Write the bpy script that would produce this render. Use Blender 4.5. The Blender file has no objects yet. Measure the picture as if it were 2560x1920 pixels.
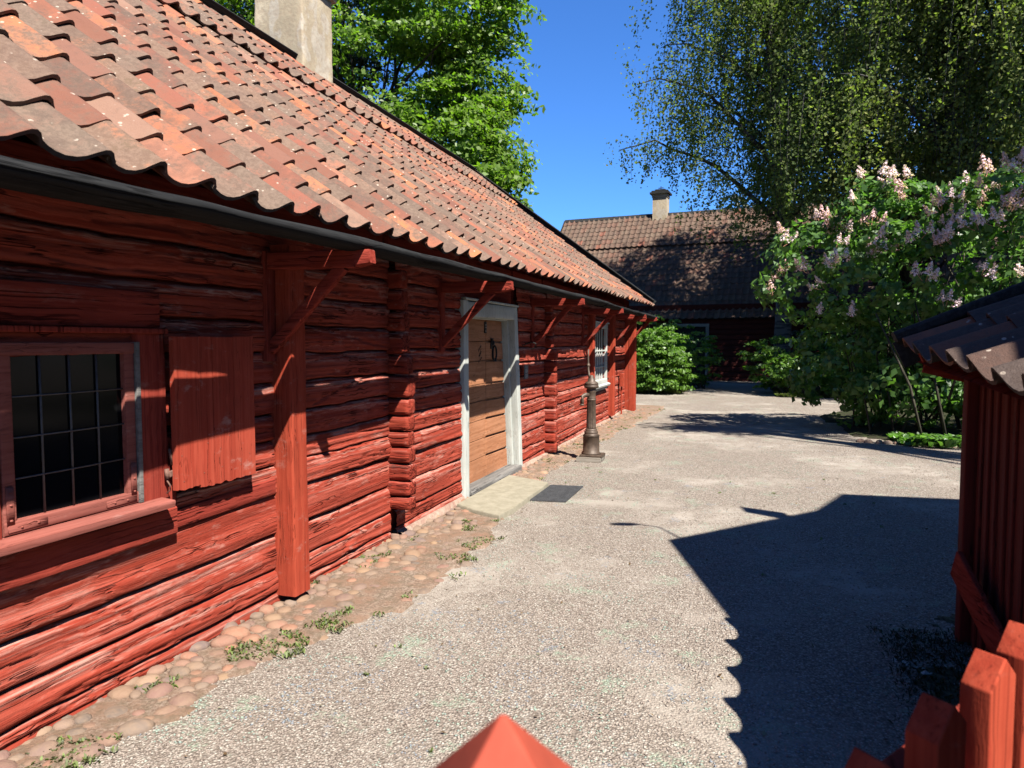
import bpy, math, random
import numpy as np
from mathutils import Vector
rnd = random.Random(7)
RS = np.random.RandomState(11)
S = bpy.context.scene
COL = S.collection
R = math.radians

# ---------------------------------------------------------------- camera
cd = bpy.data.cameras.new('camera'); cam = bpy.data.objects.new('camera', cd); COL.objects.link(cam)
cd.sensor_width = 36; cd.lens = 24.97; cd.clip_start = 0.05; cd.clip_end = 3000
cam.location = (0, 0, 1.62)
cam.rotation_euler = (R(90 - 3.38), 0, R(18.4))
cd.dof.use_dof = True; cd.dof.focus_distance = 6.5; cd.dof.aperture_fstop = 5.6
S.camera = cam
# ---------------------------------------------------------------- light
SUN = Vector((.459, -.390, .798)).normalized()
w = bpy.data.worlds.new('World'); S.world = w; w.use_nodes = True
nt = w.node_tree
sky = nt.nodes.new('ShaderNodeTexSky'); sky.sky_type = 'NISHITA'; sky.sun_disc = False
sky.sun_elevation = math.asin(SUN.z); sky.sun_rotation = math.atan2(SUN.x, SUN.y)
sky.air_density = 1.0; sky.dust_density = 0.0; sky.ozone_density = 4.0
bg = nt.nodes['Background']; bg.inputs['Strength'].default_value = 0.060
tn = nt.nodes.new('ShaderNodeVectorMath'); tn.operation = 'MULTIPLY'; tn.inputs[1].default_value = (.32, .60, .98)
nt.links.new(sky.outputs[0], tn.inputs[0]); nt.links.new(tn.outputs[0], bg.inputs[0])
sl = bpy.data.lights.new('sun', 'SUN'); sl.energy = 5.0; sl.angle = R(.53); sl.color = (1, .96, .88)
so = bpy.data.objects.new('sun', sl); COL.objects.link(so)
so.rotation_euler = (-SUN).to_track_quat('-Z', 'Y').to_euler()
S.view_settings.view_transform = 'Standard'; S.view_settings.look = 'None'
S.view_settings.exposure = 1.88; S.view_settings.gamma = 1
S.cycles.diffuse_bounces = 1; S.cycles.glossy_bounces = 2

# ---------------------------------------------------------------- noise
def _h(i, j, s):
    n = (i.astype(np.int64) * 374761393 + j.astype(np.int64) * 668265263 + int(s) * 974634777) & 0x7fffffff
    n = (n ^ (n >> 13)) * 1274126177 & 0x7fffffff
    n = n ^ (n >> 16)
    return (n & 0xffff) / 32767.5 - 1
def vn(x, y=0., s=0):
    x = np.asarray(x, float); y = np.asarray(y, float) + np.zeros_like(x)
    i = np.floor(x); j = np.floor(y); u = x - i; v = y - j
    u = u * u * (3 - 2 * u); v = v * v * (3 - 2 * v)
    a = _h(i, j, s); b = _h(i + 1, j, s); c = _h(i, j + 1, s); d = _h(i + 1, j + 1, s)
    return (a * (1 - u) + b * u) * (1 - v) + (c * (1 - u) + d * u) * v

# ---------------------------------------------------------------- mesh helpers
class MB:
    def __init__(s): s.V = []; s.F = []; s.n = 0; s.A = []
    def add(s, V, F, tint=0.5):
        V = np.asarray(V, float).reshape(-1, 3)
        if isinstance(F, np.ndarray): s.F.append(F.astype(np.int64) + s.n)
        else:
            for f in F: s.F.append(np.array([f], dtype=np.int64) + s.n)
        s.V.append(V); s.A.append(np.zeros(len(V)) + tint); s.n += len(V)
        return s
    def build(s, name, mat, parent=None, smooth=False):
        V = np.concatenate(s.V); me = bpy.data.meshes.new(name)
        tot = [np.full(len(f), f.shape[1]) for f in s.F]; tot = np.concatenate(tot)
        idx = np.concatenate([f.ravel() for f in s.F])
        me.vertices.add(len(V)); me.vertices.foreach_set('co', V.ravel().astype(np.float32))
        me.loops.add(len(idx)); me.loops.foreach_set('vertex_index', idx.astype(np.int32))
        me.polygons.add(len(tot)); st = np.concatenate([[0], np.cumsum(tot)[:-1]])
        me.polygons.foreach_set('loop_start', st.astype(np.int32)); me.polygons.foreach_set('loop_total', tot.astype(np.int32))
        me.update(calc_edges=True); me.validate()
        a = me.attributes.new('tint', 'FLOAT', 'POINT'); a.data.foreach_set('value', np.concatenate(s.A).astype(np.float32))
        me.polygons.foreach_set('use_smooth', np.ones(len(me.polygons), dtype=bool))
        if not smooth and len(V) < 150000: me.set_sharp_from_angle(angle=R(46))
        me.materials.append(mat)
        o = bpy.data.objects.new(name, me); COL.objects.link(o)
        if parent: o.parent = parent
        return o
def tag(o, label=None, cat=None, group=None, kind=None):
    if label: o['label'] = label
    if cat: o['category'] = cat
    if group: o['group'] = group
    if kind: o['kind'] = kind
    return o
def empty(name, label, cat, group=None, loc=None):
    o = bpy.data.objects.new(name, None); COL.objects.link(o); o.empty_display_size = .2
    tag(o, label, cat, group)
    return o
def grid_faces(nu, nv, closed_u=False):
    i = np.arange(nv - 1)[:, None]; j = np.arange(nu if closed_u else nu - 1)[None, :]
    j2 = (j + 1) % nu
    a = i * nu + j; b = i * nu + j2; c = (i + 1) * nu + j2; d = (i + 1) * nu + j
    return np.stack([a + 0 * b, b, c, d], -1).reshape(-1, 4)
def rrect(w, h, b, nb=2, ne=3):
    pts = []
    cs = [(w/2-b, h/2-b, 0), (-w/2+b, h/2-b, 90), (-w/2+b, -h/2+b, 180), (w/2-b, -h/2+b, 270)]
    for k, (cx, cy, a0) in enumerate(cs):
        for q in range(nb + 1):
            a = R(a0 + 90 * q / nb); pts.append((cx + b * math.cos(a), cy + b * math.sin(a)))
        nx = cs[(k + 1) % 4]; a = R(nx[2]); ex, ey = nx[0] + b * math.cos(a), nx[1] + b * math.sin(a)
        sx, sy = pts[-1]
        for q in range(1, ne): pts.append((sx + (ex - sx) * q / ne, sy + (ey - sy) * q / ne))
    return np.array(pts)
def beam(mb, p0, p1, w, h, up=(0, 0, 1), b=.006, nseg=None, amp=.0, seed=0, tint=.5, ne=3, bend=0, ends=True, taper=1.):
    """bar from p0 to p1, section w (sideways) x h (along up), bevelled and lightly uneven"""
    p0 = np.array(p0, float); p1 = np.array(p1, float); d = p1 - p0; L = np.linalg.norm(d); d /= L
    up = np.array(up, float); sd = np.cross(d, up); sd /= np.linalg.norm(sd); up = np.cross(sd, d)
    if nseg is None: nseg = max(1, int(L / .25))
    sec = rrect(w, h, b, 2, ne); n = len(sec); t = np.linspace(0, 1, nseg + 1)
    sc = 1 + (taper - 1) * t[:, None]
    su = sec[:, 0][None] * sc; sv = sec[:, 1][None] * sc
    if amp:
        rad = 1 + 0 * su
        kk = np.arange(n)[None] * 1.3
        nz = vn(t[:, None] * L * 2.2 + 0 * kk, kk, seed) * .6 + vn(t[:, None] * L * 9 + 0 * kk, kk * 2, seed + 5) * .4
        ln = np.hypot(su, sv) + 1e-6
        su = su * (1 + amp * nz / ln); sv = sv * (1 + amp * nz / ln)
        off = vn(t * L * .9, 0, seed + 9) * amp * 1.5; off2 = vn(t * L * .8, 3, seed + 19) * amp * 1.5
        su = su + off[:, None]; sv = sv + off2[:, None]
    sv = sv + (bend * np.sin(t * math.pi))[:, None]
    V = p0 + d * (t * L)[:, None, None] + sd * su[..., None] + up * sv[..., None]
    V = V.reshape(-1, 3); F = grid_faces(n, nseg + 1, True)
    mb.add(V, F, tint)
    if ends:
        base = mb.n - len(V)
        mb.F.append(np.array([list(range(n))[::-1]]) + base); mb.F.append(np.array([list(range(n))]) + base + n * nseg)
    return mb
def box(mb, x0, x1, y0, y1, z0, z1, b=.006, tint=.5, amp=0, seed=0):
    dx, dy, dz = x1 - x0, y1 - y0, z1 - z0; cx, cy, cz = (x0+x1)/2, (y0+y1)/2, (z0+z1)/2
    b = min(b, dx * .3, dy * .3, dz * .3)
    if dz >= dx and dz >= dy: beam(mb, (cx, cy, z0), (cx, cy, z1), dx, dy, (0, 1, 0), b, None, amp, seed, tint)
    elif dy >= dx: beam(mb, (cx, y0, cz), (cx, y1, cz), dx, dz, (0, 0, 1), b, None, amp, seed, tint)
    else: beam(mb, (x0, cy, cz), (x1, cy, cz), dy, dz, (0, 0, 1), b, None, amp, seed, tint)
    return mb
def lathe(mb, cx, cy, prof, n=24, flute=None, tint=.5):
    pr = np.array(prof, float); a = np.linspace(0, 2 * math.pi, n, endpoint=False)
    V = []
    for r, z in pr:
        rr = np.full(n, r)
        if flute and flute[0] <= z <= flute[1]: rr = r * (1 - flute[3] * (.5 + .5 * np.cos(a * flute[2])))
        V.append(np.stack([cx + rr * np.cos(a), cy + rr * np.sin(a), np.full(n, z)], -1))
    V = np.concatenate(V); mb.add(V, grid_faces(n, len(pr), True), tint)
    base = mb.n - len(V); mb.F.append(np.array([list(range(n))[::-1]]) + base); mb.F.append(np.array([list(range(n))]) + base + n * (len(pr) - 1))
def tube(mb, pts, rad, n=6, tint=.5, cap=True):
    P = np.array(pts, float); m = len(P); r = np.zeros(m) + np.array(rad, float)
    T = np.gradient(P, axis=0); T /= np.linalg.norm(T, axis=1)[:, None] + 1e-9
    up = np.array([0.31, .17, .93]); 
    sd = np.cross(T, up); sd /= np.linalg.norm(sd, axis=1)[:, None] + 1e-9; u2 = np.cross(sd, T)
    a = np.linspace(0, 2 * math.pi, n, endpoint=False)
    V = P[:, None] + r[:, None, None] * (sd[:, None] * np.cos(a)[None, :, None] + u2[:, None] * np.sin(a)[None, :, None])
    V = V.reshape(-1, 3); mb.add(V, grid_faces(n, m, True), tint)
    if cap:
        base = mb.n - len(V); mb.F.append(np.array([list(range(n))[::-1]]) + base); mb.F.append(np.array([list(range(n))]) + base + n * (m - 1))

# ---------------------------------------------------------------- materials
KA = .48   # overall reflectance calibration
class NT:
    def __init__(s, name, rough=.8, spec=.3):
        s.m = bpy.data.materials.new(name); s.m.use_nodes = True; s.t = s.m.node_tree; s.b = s.t.nodes['Principled BSDF']
        s.b.inputs['Roughness'].default_value = rough; s.b.inputs['Specular IOR Level'].default_value = spec
        s.co = s.t.nodes.new('ShaderNodeTexCoord').outputs['Object']
    def n(s, t, **k):
        x = s.t.nodes.new(t)
        for a, v in k.items(): setattr(x, a, v)
        return x
    def l(s, a, b): s.t.links.new(a, b)
    def scale(s, v, src=None):
        x = s.n('ShaderNodeMapping'); x.inputs['Scale'].default_value = v; s.l(src or s.co, x.inputs[0]); return x.outputs[0]
    def noise(s, vec, sc=1., det=4, rough=.6, dist=0.):
        x = s.n('ShaderNodeTexNoise'); s.l(vec, x.inputs['Vector']); x.inputs['Scale'].default_value = sc
        x.inputs['Detail'].default_value = det; x.inputs['Roughness'].default_value = rough; x.inputs['Distortion'].default_value = dist
        return x.outputs[0]
    def vor(s, vec, sc=1., feat='F1', out='Distance', rand=1.):
        x = s.n('ShaderNodeTexVoronoi'); x.feature = feat; s.l(vec, x.inputs['Vector']); x.inputs['Scale'].default_value = sc
        x.inputs['Randomness'].default_value = rand
        return x.outputs[out]
    def ramp(s, src, stops, interp='LINEAR'):
        x = s.n('ShaderNodeValToRGB'); x.color_ramp.interpolation = interp; s.l(src, x.inputs[0]); e = x.color_ramp.elements
        while len(e) < len(stops): e.new(.5)
        for q, (p, c) in zip(e, stops): q.position = p; q.color = (c if hasattr(c, '__len__') else (c, c, c)) [:3] + (1,) if hasattr(c, '__len__') else (c, c, c, 1)
        return x.outputs[0]
    def mr(s, src, a, b, c=0., d=1., smooth=True):
        x = s.n('ShaderNodeMapRange'); x.interpolation_type = 'SMOOTHSTEP' if smooth else 'LINEAR'; s.l(src, x.inputs[0])
        for k, v in zip((1, 2, 3, 4), (a, b, c, d)): x.inputs[k].default_value = v
        return x.outputs[0]
    def math(s, op, a, b=None):
        x = s.n('ShaderNodeMath', operation=op)
        for k, v in ((0, a), (1, b)):
            if v is None: continue
            if isinstance(v, (int, float)): x.inputs[k].default_value = v
            else: s.l(v, x.inputs[k])
        return x.outputs[0]
    def mix(s, f, a, b, mode='MIX'):
        x = s.n('ShaderNodeMix', data_type='RGBA', blend_type=mode)
        for k, v in ((0, f), (6, a), (7, b)):
            if isinstance(v, (int, float)): x.inputs[k].default_value = v
            elif isinstance(v, tuple): x.inputs[k].default_value = v + (1,)
            else: s.l(v, x.inputs[k])
        return x.outputs[2]
    def attr(s, name='tint'):
        x = s.n('ShaderNodeAttribute'); x.attribute_name = name; return x.outputs['Fac']
    def color(s, c):
        if isinstance(c, tuple): s.b.inputs['Base Color'].default_value = tuple(v * KA for v in c) + (1,)
        else: s.l(s.mix(1., c, (KA, KA, KA), 'MULTIPLY'), s.b.inputs['Base Color'])
        return s
    def bump(s, h, dist=.01, st=1.):
        x = s.n('ShaderNodeBump'); x.inputs['Distance'].default_value = dist; x.inputs['Strength'].default_value = st
        s.l(h, x.inputs['Height']); s.l(x.outputs[0], s.b.inputs['Normal']); return s

def wood(name, axis, c0, c1, crack=(.02, .004, .004), wear=None, cs=1., depth=.006, rough=.85, wear_sun_amt=.5, crackw=.035):  # wear: colour of worn paint and of the painted sunlight on upper faces
    """weathered painted wood, grain along one axis"""
    m = NT(name, .95 if wear else rough, .04 if wear else .15)
    sc = {'x': (.6, 40, 40), 'y': (40, .6, 40), 'z': (40, 40, .6)}[axis]
    sc = tuple(v * cs if v > 2 else v for v in sc)
    warp = m.noise(m.scale((3, 3, 3)), 1, 2)
    vec = m.scale(sc)
    va = m.n('ShaderNodeVectorMath', operation='MULTIPLY_ADD'); m.l(warp, va.inputs[0]); va.inputs[1].default_value = (1.6, 1.6, 1.6); m.l(vec, va.inputs[2]); vec = va.outputs[0]
    g = m.noise(vec, 1, 5, .65)
    k = m.noise(vec, .42, 3, .55)
    blot = m.noise(m.scale((2.3, 2.3, 2.3)), 1, 4, .6)
    fine = m.noise(m.scale((90, 90, 90)), 1, 2)
    col = m.mix(m.mr(g, .36, .64), c0, c1)
    g2 = m.noise(vec, 2.6, 3, .6)
    col = m.mix(m.mr(g2, .54, .70, 0, .45), col, crack)
    col = m.mix(m.mr(blot, .35, .7, 0, .45), col, tuple(v * .62 for v in c1))
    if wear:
        wf = m.math('MULTIPLY', m.math('MULTIPLY', m.mr(m.attr(), .5, 1., 0, 1), m.mr(g, .42, .60, 0, wear_sun_amt)), m.mr(m.noise(vec, 3.2, 3, .7), .42, .6, .25, 1))  # worn paint plus painted sunlight on upper bevels, set by the vertex attribute
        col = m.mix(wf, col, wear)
        sp = m.mr(m.noise(m.scale((5, 5, 9) if axis != 'y' else (9, 2.5, 9)), 1, 6, .72), .56, .72, 0, .5)
        col = m.mix(sp, col, wear)
    ks = {'x': (1.6, 5, 5), 'y': (5, 1.6, 5), 'z': (5, 5, 1.6)}[axis]
    kd = m.vor(m.scale(ks), 1); kn = m.mr(kd, .05, .085, 1, 0); kr = m.mr(m.math('ABSOLUTE', m.math('SUBTRACT', kd, .11)), 0, .02, .5, 0)
    col = m.mix(m.math('MULTIPLY', m.math('MAXIMUM', kn, kr), .6), col, tuple(v * .35 for v in c0))
    line = m.mr(m.math('ABSOLUTE', m.math('SUBTRACT', k, .5)), 0, crackw, 1, 0)
    gate = m.mr(m.noise(m.scale((1.7, 1.7, 1.7)), 1.5, 3), .4, .62)
    lg = m.math('MULTIPLY', line, gate)
    col = m.mix(m.math('MULTIPLY', lg, .8), col, crack)
    m.color(col)
    h = m.math('SUBTRACT', m.math('ADD', m.math('ADD', m.math('MULTIPLY', g, .6), m.math('MULTIPLY', g2, -.35)), m.math('MULTIPLY', fine, .12)), m.math('MULTIPLY', lg, .8))
    m.bump(h, depth, 1)
    return m.m
RED0 = (.30, .042, .028); RED1 = (.42, .070, .046); REDW = (.50, .22, .17)
M = {}
for a in 'xyz': M['red_' + a] = wood('falu_red_' + a, a, RED0, RED1, wear=REDW)
M['log'] = wood('log_red', 'y', (.36, .052, .030), (.50, .096, .060), wear=(.62, .35, .28), wear_sun_amt=.85, depth=.011, cs=.8, crackw=.022)
M['logend'] = wood('log_end_red', 'x', RED0, (.42, .07, .04), wear=(.52, .27, .22), wear_sun_amt=.8, depth=.010, crackw=.035)
M['post'] = wood('post_red', 'z', (.40, .056, .030), (.52, .088, .046), wear=(.5, .25, .2), depth=.003, crackw=.007)
M['shutter'] = wood('shutter_red', 'z', (.42, .060, .034), (.52, .090, .052), wear=(.6, .38, .32), depth=.0016, crackw=.005)
M['frame_red'] = wood('frame_dusty_red', 'y', (.34, .10, .075), (.42, .14, .11), wear=(.5, .3, .26), depth=.002, crackw=.004)
M['tar'] = wood('tarred_log', 'y', (.020, .020, .021), (.038, .038, .038), crack=(.004, .004, .004), wear=(.07, .07, .07), depth=.004)
M['tarb'] = wood('tarred_board', 'y', (.018, .018, .018), (.05, .048, .045), crack=(.005, .005, .005), depth=.003)
M['white'] = wood('white_paint', 'z', (.62, .64, .58), (.72, .73, .67), crack=(.36, .34, .3), wear=(.5, .48, .42), depth=.0015, crackw=.01)
M['door'] = wood('door_ochre', 'y', (.46, .185, .085), (.60, .27, .14), crack=(.20, .08, .03), depth=.002, crackw=.008, cs=.7)
M['greywood'] = wood('grey_wood', 'y', (.16, .15, .14), (.30, .28, .26), crack=(.03, .03, .03), depth=.005)
M['greywood2'] = wood('grey_plank', 'x', (.30, .25, .20), (.42, .37, .31), crack=(.06, .05, .04), depth=.004)
M['stem'] = wood('bark', 'z', (.07, .06, .04), (.13, .115, .08), crack=(.02, .015, .01), depth=.01, cs=.6)
M['dark_bark'] = wood('dark_bark', 'z', (.035, .028, .02), (.07, .06, .045), crack=(.01, .01, .01), depth=.02, cs=.4)
m = NT('birch_bark', .8); m.color(m.mix(m.mr(m.noise(m.scale((1.5, 1.5, 9)), 1, 4), .48, .58), (.10, .095, .085), (.02, .02, .018))); M['birch_bark'] = m.m

def tilemat(name, stops, lich, lichamt=.6, moss=.25):
    m = NT(name, .9, .12); t = m.attr()
    base = m.ramp(t, stops)
    big = m.noise(m.scale((7, 7, 7)), 1, 5, .65); fine = m.noise(m.scale((38, 38, 38)), 1, 6, .78)
    vfine = m.noise(m.scale((170, 170, 170)), 1, 2)
    col = m.mix(m.mr(big, .35, .65, 0, .4), base, m.mix(.6, base, (.30, .15, .11)))
    # lichen: patches, stronger on some tiles
    lt = m.math('FRACT', m.math('MULTIPLY', t, 7.31))
    lf = m.mr(m.math('ADD', m.math('ADD', m.math('MULTIPLY', lt, .30), m.math('MULTIPLY', big, .55)), m.math('MULTIPLY', fine, .45)), .52, .74, 0, lichamt)
    col = m.mix(lf, col, m.mix(m.mr(fine, .4, .6), lich, tuple(v * .7 for v in lich)))
    mo = m.mr(m.noise(m.scale((2.2, 2.2, 2.2)), 1, 4, .6), .58, .72, 0, moss)
    col = m.mix(m.math('MULTIPLY', mo, m.mr(fine, .45, .6)), col, (.16, .17, .08))
    soot = m.mr(m.math('ADD', m.math('MULTIPLY', m.noise(m.scale((11, 4, 11)), 1, 6, .75), .7), m.math('MULTIPLY', m.math('FRACT', m.math('MULTIPLY', t, 13.7)), .3)), .46, .66, 0, .5)
    col = m.mix(soot, col, (.13, .095, .08))
    sp = m.mr(m.vor(m.scale((22, 22, 22)), 1), .16, .22, 1, 0)
    sg = m.mr(m.noise(m.scale((7, 7, 7)), 1.3, 3), .54, .60)
    col = m.mix(m.math('MULTIPLY', m.math('MULTIPLY', sp, sg), .8), col, (.62, .58, .5))
    m.color(m.mix(1., col, (.98, .86, .80), 'MULTIPLY')); m.bump(m.math('ADD', m.math('MULTIPLY', fine, .7), m.math('MULTIPLY', vfine, .3)), .009, 1.)
    return m.m
M['tile'] = tilemat('clay_tile', [(0, (.25, .125, .09)), (.2, (.34, .14, .10)), (.42, (.46, .18, .11)), (.6, (.58, .23, .11)), (.7, (.50, .24, .16)), (.82, (.27, .145, .11)), (1, (.36, .25, .19))], (.24, .205, .165), .85)
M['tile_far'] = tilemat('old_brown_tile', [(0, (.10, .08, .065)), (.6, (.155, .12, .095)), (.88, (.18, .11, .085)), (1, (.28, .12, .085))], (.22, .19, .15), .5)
M['tile_shed'] = tilemat('dark_tile', [(0, (.09, .075, .07)), (.5, (.15, .10, .08)), (1, (.40, .18, .11))], (.11, .105, .10), .85)

def plain(name, c, rough=.8, var=.25, sc=8, bump=.003, metal=0., spec=.3):
    m = NT(name, rough, spec); m.b.inputs['Metallic'].default_value = metal
    n1 = m.noise(m.scale((sc,) * 3), 1, 6, .65)
    m.color(m.mix(m.mr(n1, .3, .7), tuple(v * (1 - var) for v in c), tuple(min(1, v * (1 + var)) for v in c)))
    m.bump(n1, bump, 1); return m.m
M['iron'] = plain('cast_iron', (.12, .080, .055), .55, .3, 20, .002, .3, .4)
M['black_iron'] = plain('black_iron', (.02, .02, .02), .5, .3, 20, .001, .5)
M['rust'] = plain('rusty_iron', (.20, .10, .07), .8, .4, 40, .002)
M['lead'] = plain('lead_bar', (.13, .12, .12), .5, .2, 30, .0005, .3)
M['curtain'] = plain('curtain', (.65, .55, .52), .9, .15, 20, .002)
m = NT('chimney_render', .9, .1)
n1 = m.noise(m.scale((1.4, 1.4, 1.0)), 1, 5, .6); n2 = m.noise(m.scale((14, 14, 14)), 1, 5, .65); n3 = m.noise(m.scale((2.6, 2.6, 1.6)), 1.3, 3, .5)
c = m.mix(m.mr(n1, .35, .65), (.36, .32, .25), (.50, .455, .37)); c = m.mix(m.mr(n3, .52, .56, 0, .6), c, (.44, .43, .41))
c = m.mix(m.mr(n2, .35, .6, .45, 0), c, (.30, .24, .19)); m.color(m.mix(1., c, (1.35, 1.25, 1.10), 'MULTIPLY')); m.bump(m.math('ADD', m.math('MULTIPLY', n2, .5), n1), .02, .7); M['render'] = m.m
m = NT('glass_dark', .10, .12); m.color((.006, .006, .007)); M['glass'] = m.m
m = NT('stone', .85, .2); t = m.attr(); n2 = m.noise(m.scale((22, 22, 22)), 1, 5, .7)
c = m.ramp(t, [(0, (.25, .16, .12)), (.15, (.40, .20, .14)), (.3, (.20, .16, .16)), (.45, (.36, .25, .16)), (.6, (.22, .14, .13)), (.75, (.30, .24, .20)), (.88, (.16, .14, .13)), (1, (.44, .31, .22))])
c = m.mix(m.mr(n2, .35, .7, 0, .5), c, (.33, .25, .18)); dz_ = m.mr(m.noise(m.scale((5, 5, 5)), 1, 4, .7), .45, .66, 0, .5); c = m.mix(dz_, c, (.36, .26, .19)); m.color(m.mix(1., c, (1.0, .9, .82), 'MULTIPLY')); m.bump(n2, .008, 1.); M['stone'] = m.m
m = NT('slab_stone', .85, .2); n2 = m.noise(m.scale((12, 12, 12)), 1, 6, .7); m.color(m.mix(m.mr(n2, .3, .7), (.30, .265, .19), (.40, .355, .265))); m.bump(n2, .008, .7); M['slab'] = m.m
m = NT('foundation', .9, .1); n2 = m.noise(m.scale((10, 10, 10)), 1, 6, .7); m.color(m.mix(m.mr(n2, .35, .65), (.36, .21, .16), (.46, .36, .28))); m.bump(n2, .03, 1); M['found'] = m.m

# gravel sheet
m = NT('gravel', .95, .1)
big = m.noise(m.scale((.55, .55, .55)), 1, 5, .6); mid = m.noise(m.scale((3.2, 3.2, 3.2)), 1, 5, .65)
gn = m.noise(m.scale((1.1, 1.1, 1.1)), 2.3, 6, .72)
vx = m.n('ShaderNodeTexVoronoi'); m.l(m.scale((1, 1, 1)), vx.inputs['Vector']); vx.inputs['Scale'].default_value = 88
cr = m.n('ShaderNodeSeparateColor'); m.l(vx.outputs['Color'], cr.inputs[0])
stone = m.ramp(cr.outputs[0], [(0, (.21, .165, .135)), (.2, (.34, .28, .235)), (.45, (.45, .38, .32)), (.7, (.38, .30, .255)), (.88, (.56, .50, .43)), (1, (.62, .57, .50))])
stone = m.mix(m.mr(vx.outputs['Distance'], .35, .75, 0, .75), stone, (.17, .135, .11))
fines = m.mix(m.mr(mid, .3, .7), (.37, .32, .27), (.45, .39, .335))
sand = m.math('MULTIPLY', m.mr(big, .46, .62), m.mr(mid, .38, .6, .3, .95))
col = m.mix(sand, stone, fines)
tr_ = m.noise(m.scale((.9, .35, 1)), 1, 4, .6)
col = m.mix(m.mr(tr_, .45, .62, 0, .22), col, m.mix(.5, col, (.22, .18, .15)))
gf = m.math('MULTIPLY', m.mr(gn, .555, .64, 0, .62), m.mr(cr.outputs[1], .3, .5))
col = m.mix(gf, col, (.33, .42, .31))
bf = m.math('MULTIPLY', m.mr(m.noise(m.scale((2.2, 2.2, 2.2)), 1.7, 5, .7), .60, .66, 0, .7), m.mr(cr.outputs[2], .45, .6))
col = m.mix(bf, col, (.22, .25, .30))
m.color(m.mix(1., col, (1.0, 1.0, .985), 'MULTIPLY'))
hh = m.math('MULTIPLY', m.math('SUBTRACT', 1., vx.outputs['Distance']), m.math('SUBTRACT', 1., m.math('MULTIPLY', sand, .75)))
m.bump(m.math('ADD', hh, m.math('MULTIPLY', mid, .5)), .010, 1)
M['gravel'] = m.m
m = NT('pebble', .85, .2); m.color(m.ramp(m.attr(), [(0, (.19, .15, .125)), (.2, (.36, .29, .245)), (.5, (.46, .385, .325)), (.72, (.36, .28, .23)), (.86, (.60, .54, .46)), (.93, (.33, .40, .32)), (1, (.27, .28, .32))]))
M['pebble'] = m.m
m = NT('soil', .95, .1); n1 = m.noise(m.scale((6, 6, 6)), 1, 6, .7); n2 = m.noise(m.scale((40, 40, 40)), 1, 4, .7)
m.color(m.mix(m.mr(n1, .4, .6), (.05, .042, .028), (.055, .07, .025))); m.bump(n2, .03, 1); M['soil'] = m.m
m = NT('sandy_dirt', .95, .1); n1 = m.noise(m.scale((4, 4, 4)), 1, 6, .7); n2 = m.noise(m.scale((60, 60, 60)), 1, 5, .75)
n3 = m.noise(m.scale((14, 14, 14)), 1, 5, .7); m.color(m.mix(m.mr(n3, .45, .65, 0, .7), m.mix(m.mr(n1, .35, .65), (.33, .20, .135), m.mix(m.mr(n2, .4, .6), (.22, .15, .11), (.46, .35, .27))), (.20, .15, .10))); m.bump(n2, .015, 1); M['dirt'] = m.m

def leafmat(name, stops, trans=.45, rough=.45, spec=.35, gain=1.):
    m = NT(name, rough, spec)
    c = m.ramp(m.attr(), stops); m.color(m.mix(1, c, (gain, gain, gain), 'MULTIPLY') if gain != 1 else c)
    tr = m.n('ShaderNodeBsdfTranslucent'); m.l(m.mix(1, c, (.80, 1.0, .36), 'MULTIPLY'), tr.inputs[0])
    mx = m.n('ShaderNodeMixShader'); mx.inputs[0].default_value = trans
    m.l(m.b.outputs[0], mx.inputs[1]); m.l(tr.outputs[0], mx.inputs[2]); m.l(mx.outputs[0], m.t.nodes['Material Output'].inputs[0])
    return m.m
M['linden'] = leafmat('linden_leaf', [(0, (.09, .17, .025)), (.5, (.17, .29, .032)), (1, (.26, .38, .045))], .5)
M['birch'] = leafmat('birch_leaf', [(0, (.09, .14, .05)), (.6, (.21, .26, .085)), (1, (.37, .38, .12))], .45, .7, .08)
M['lilac_leaf'] = leafmat('lilac_leaf', [(0, (.06, .13, .035)), (.5, (.11, .22, .05)), (1, (.19, .32, .075))], .5, .4, .35, 1.4)
M['shrub'] = leafmat('shrub_leaf', [(0, (.08, .17, .025)), (.5, (.14, .27, .035)), (1, (.21, .36, .05))], .45)
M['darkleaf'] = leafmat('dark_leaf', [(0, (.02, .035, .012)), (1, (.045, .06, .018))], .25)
M['weed'] = leafmat('weed_leaf', [(0, (.14, .14, .08)), (.5, (.17, .20, .07)), (1, (.22, .30, .06))], .3, .6)
M['flower'] = leafmat('lilac_floret', [(0, (.48, .25, .16)), (.25, (.66, .42, .38)), (.6, (.80, .52, .60)), (1, (.92, .76, .82))], .45, .6, .1, 1.9)

# ---------------------------------------------------------------- ground
g = MB(); xs = np.array([-400, -60, -20, -6, -3, 0, 3, 6, 20, 60, 400.]); 
yy, xx = np.meshgrid(np.concatenate([[-400, -60, -10], np.arange(-2, 40, 2.), [60, 120, 400]]), xs, indexing='ij')
g.add(np.stack([xx, yy, 0 * xx], -1).reshape(-1, 3), grid_faces(len(xs), xx.shape[0]))
tag(g.build('gravel_ground', M['gravel']), kind='structure')

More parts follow.
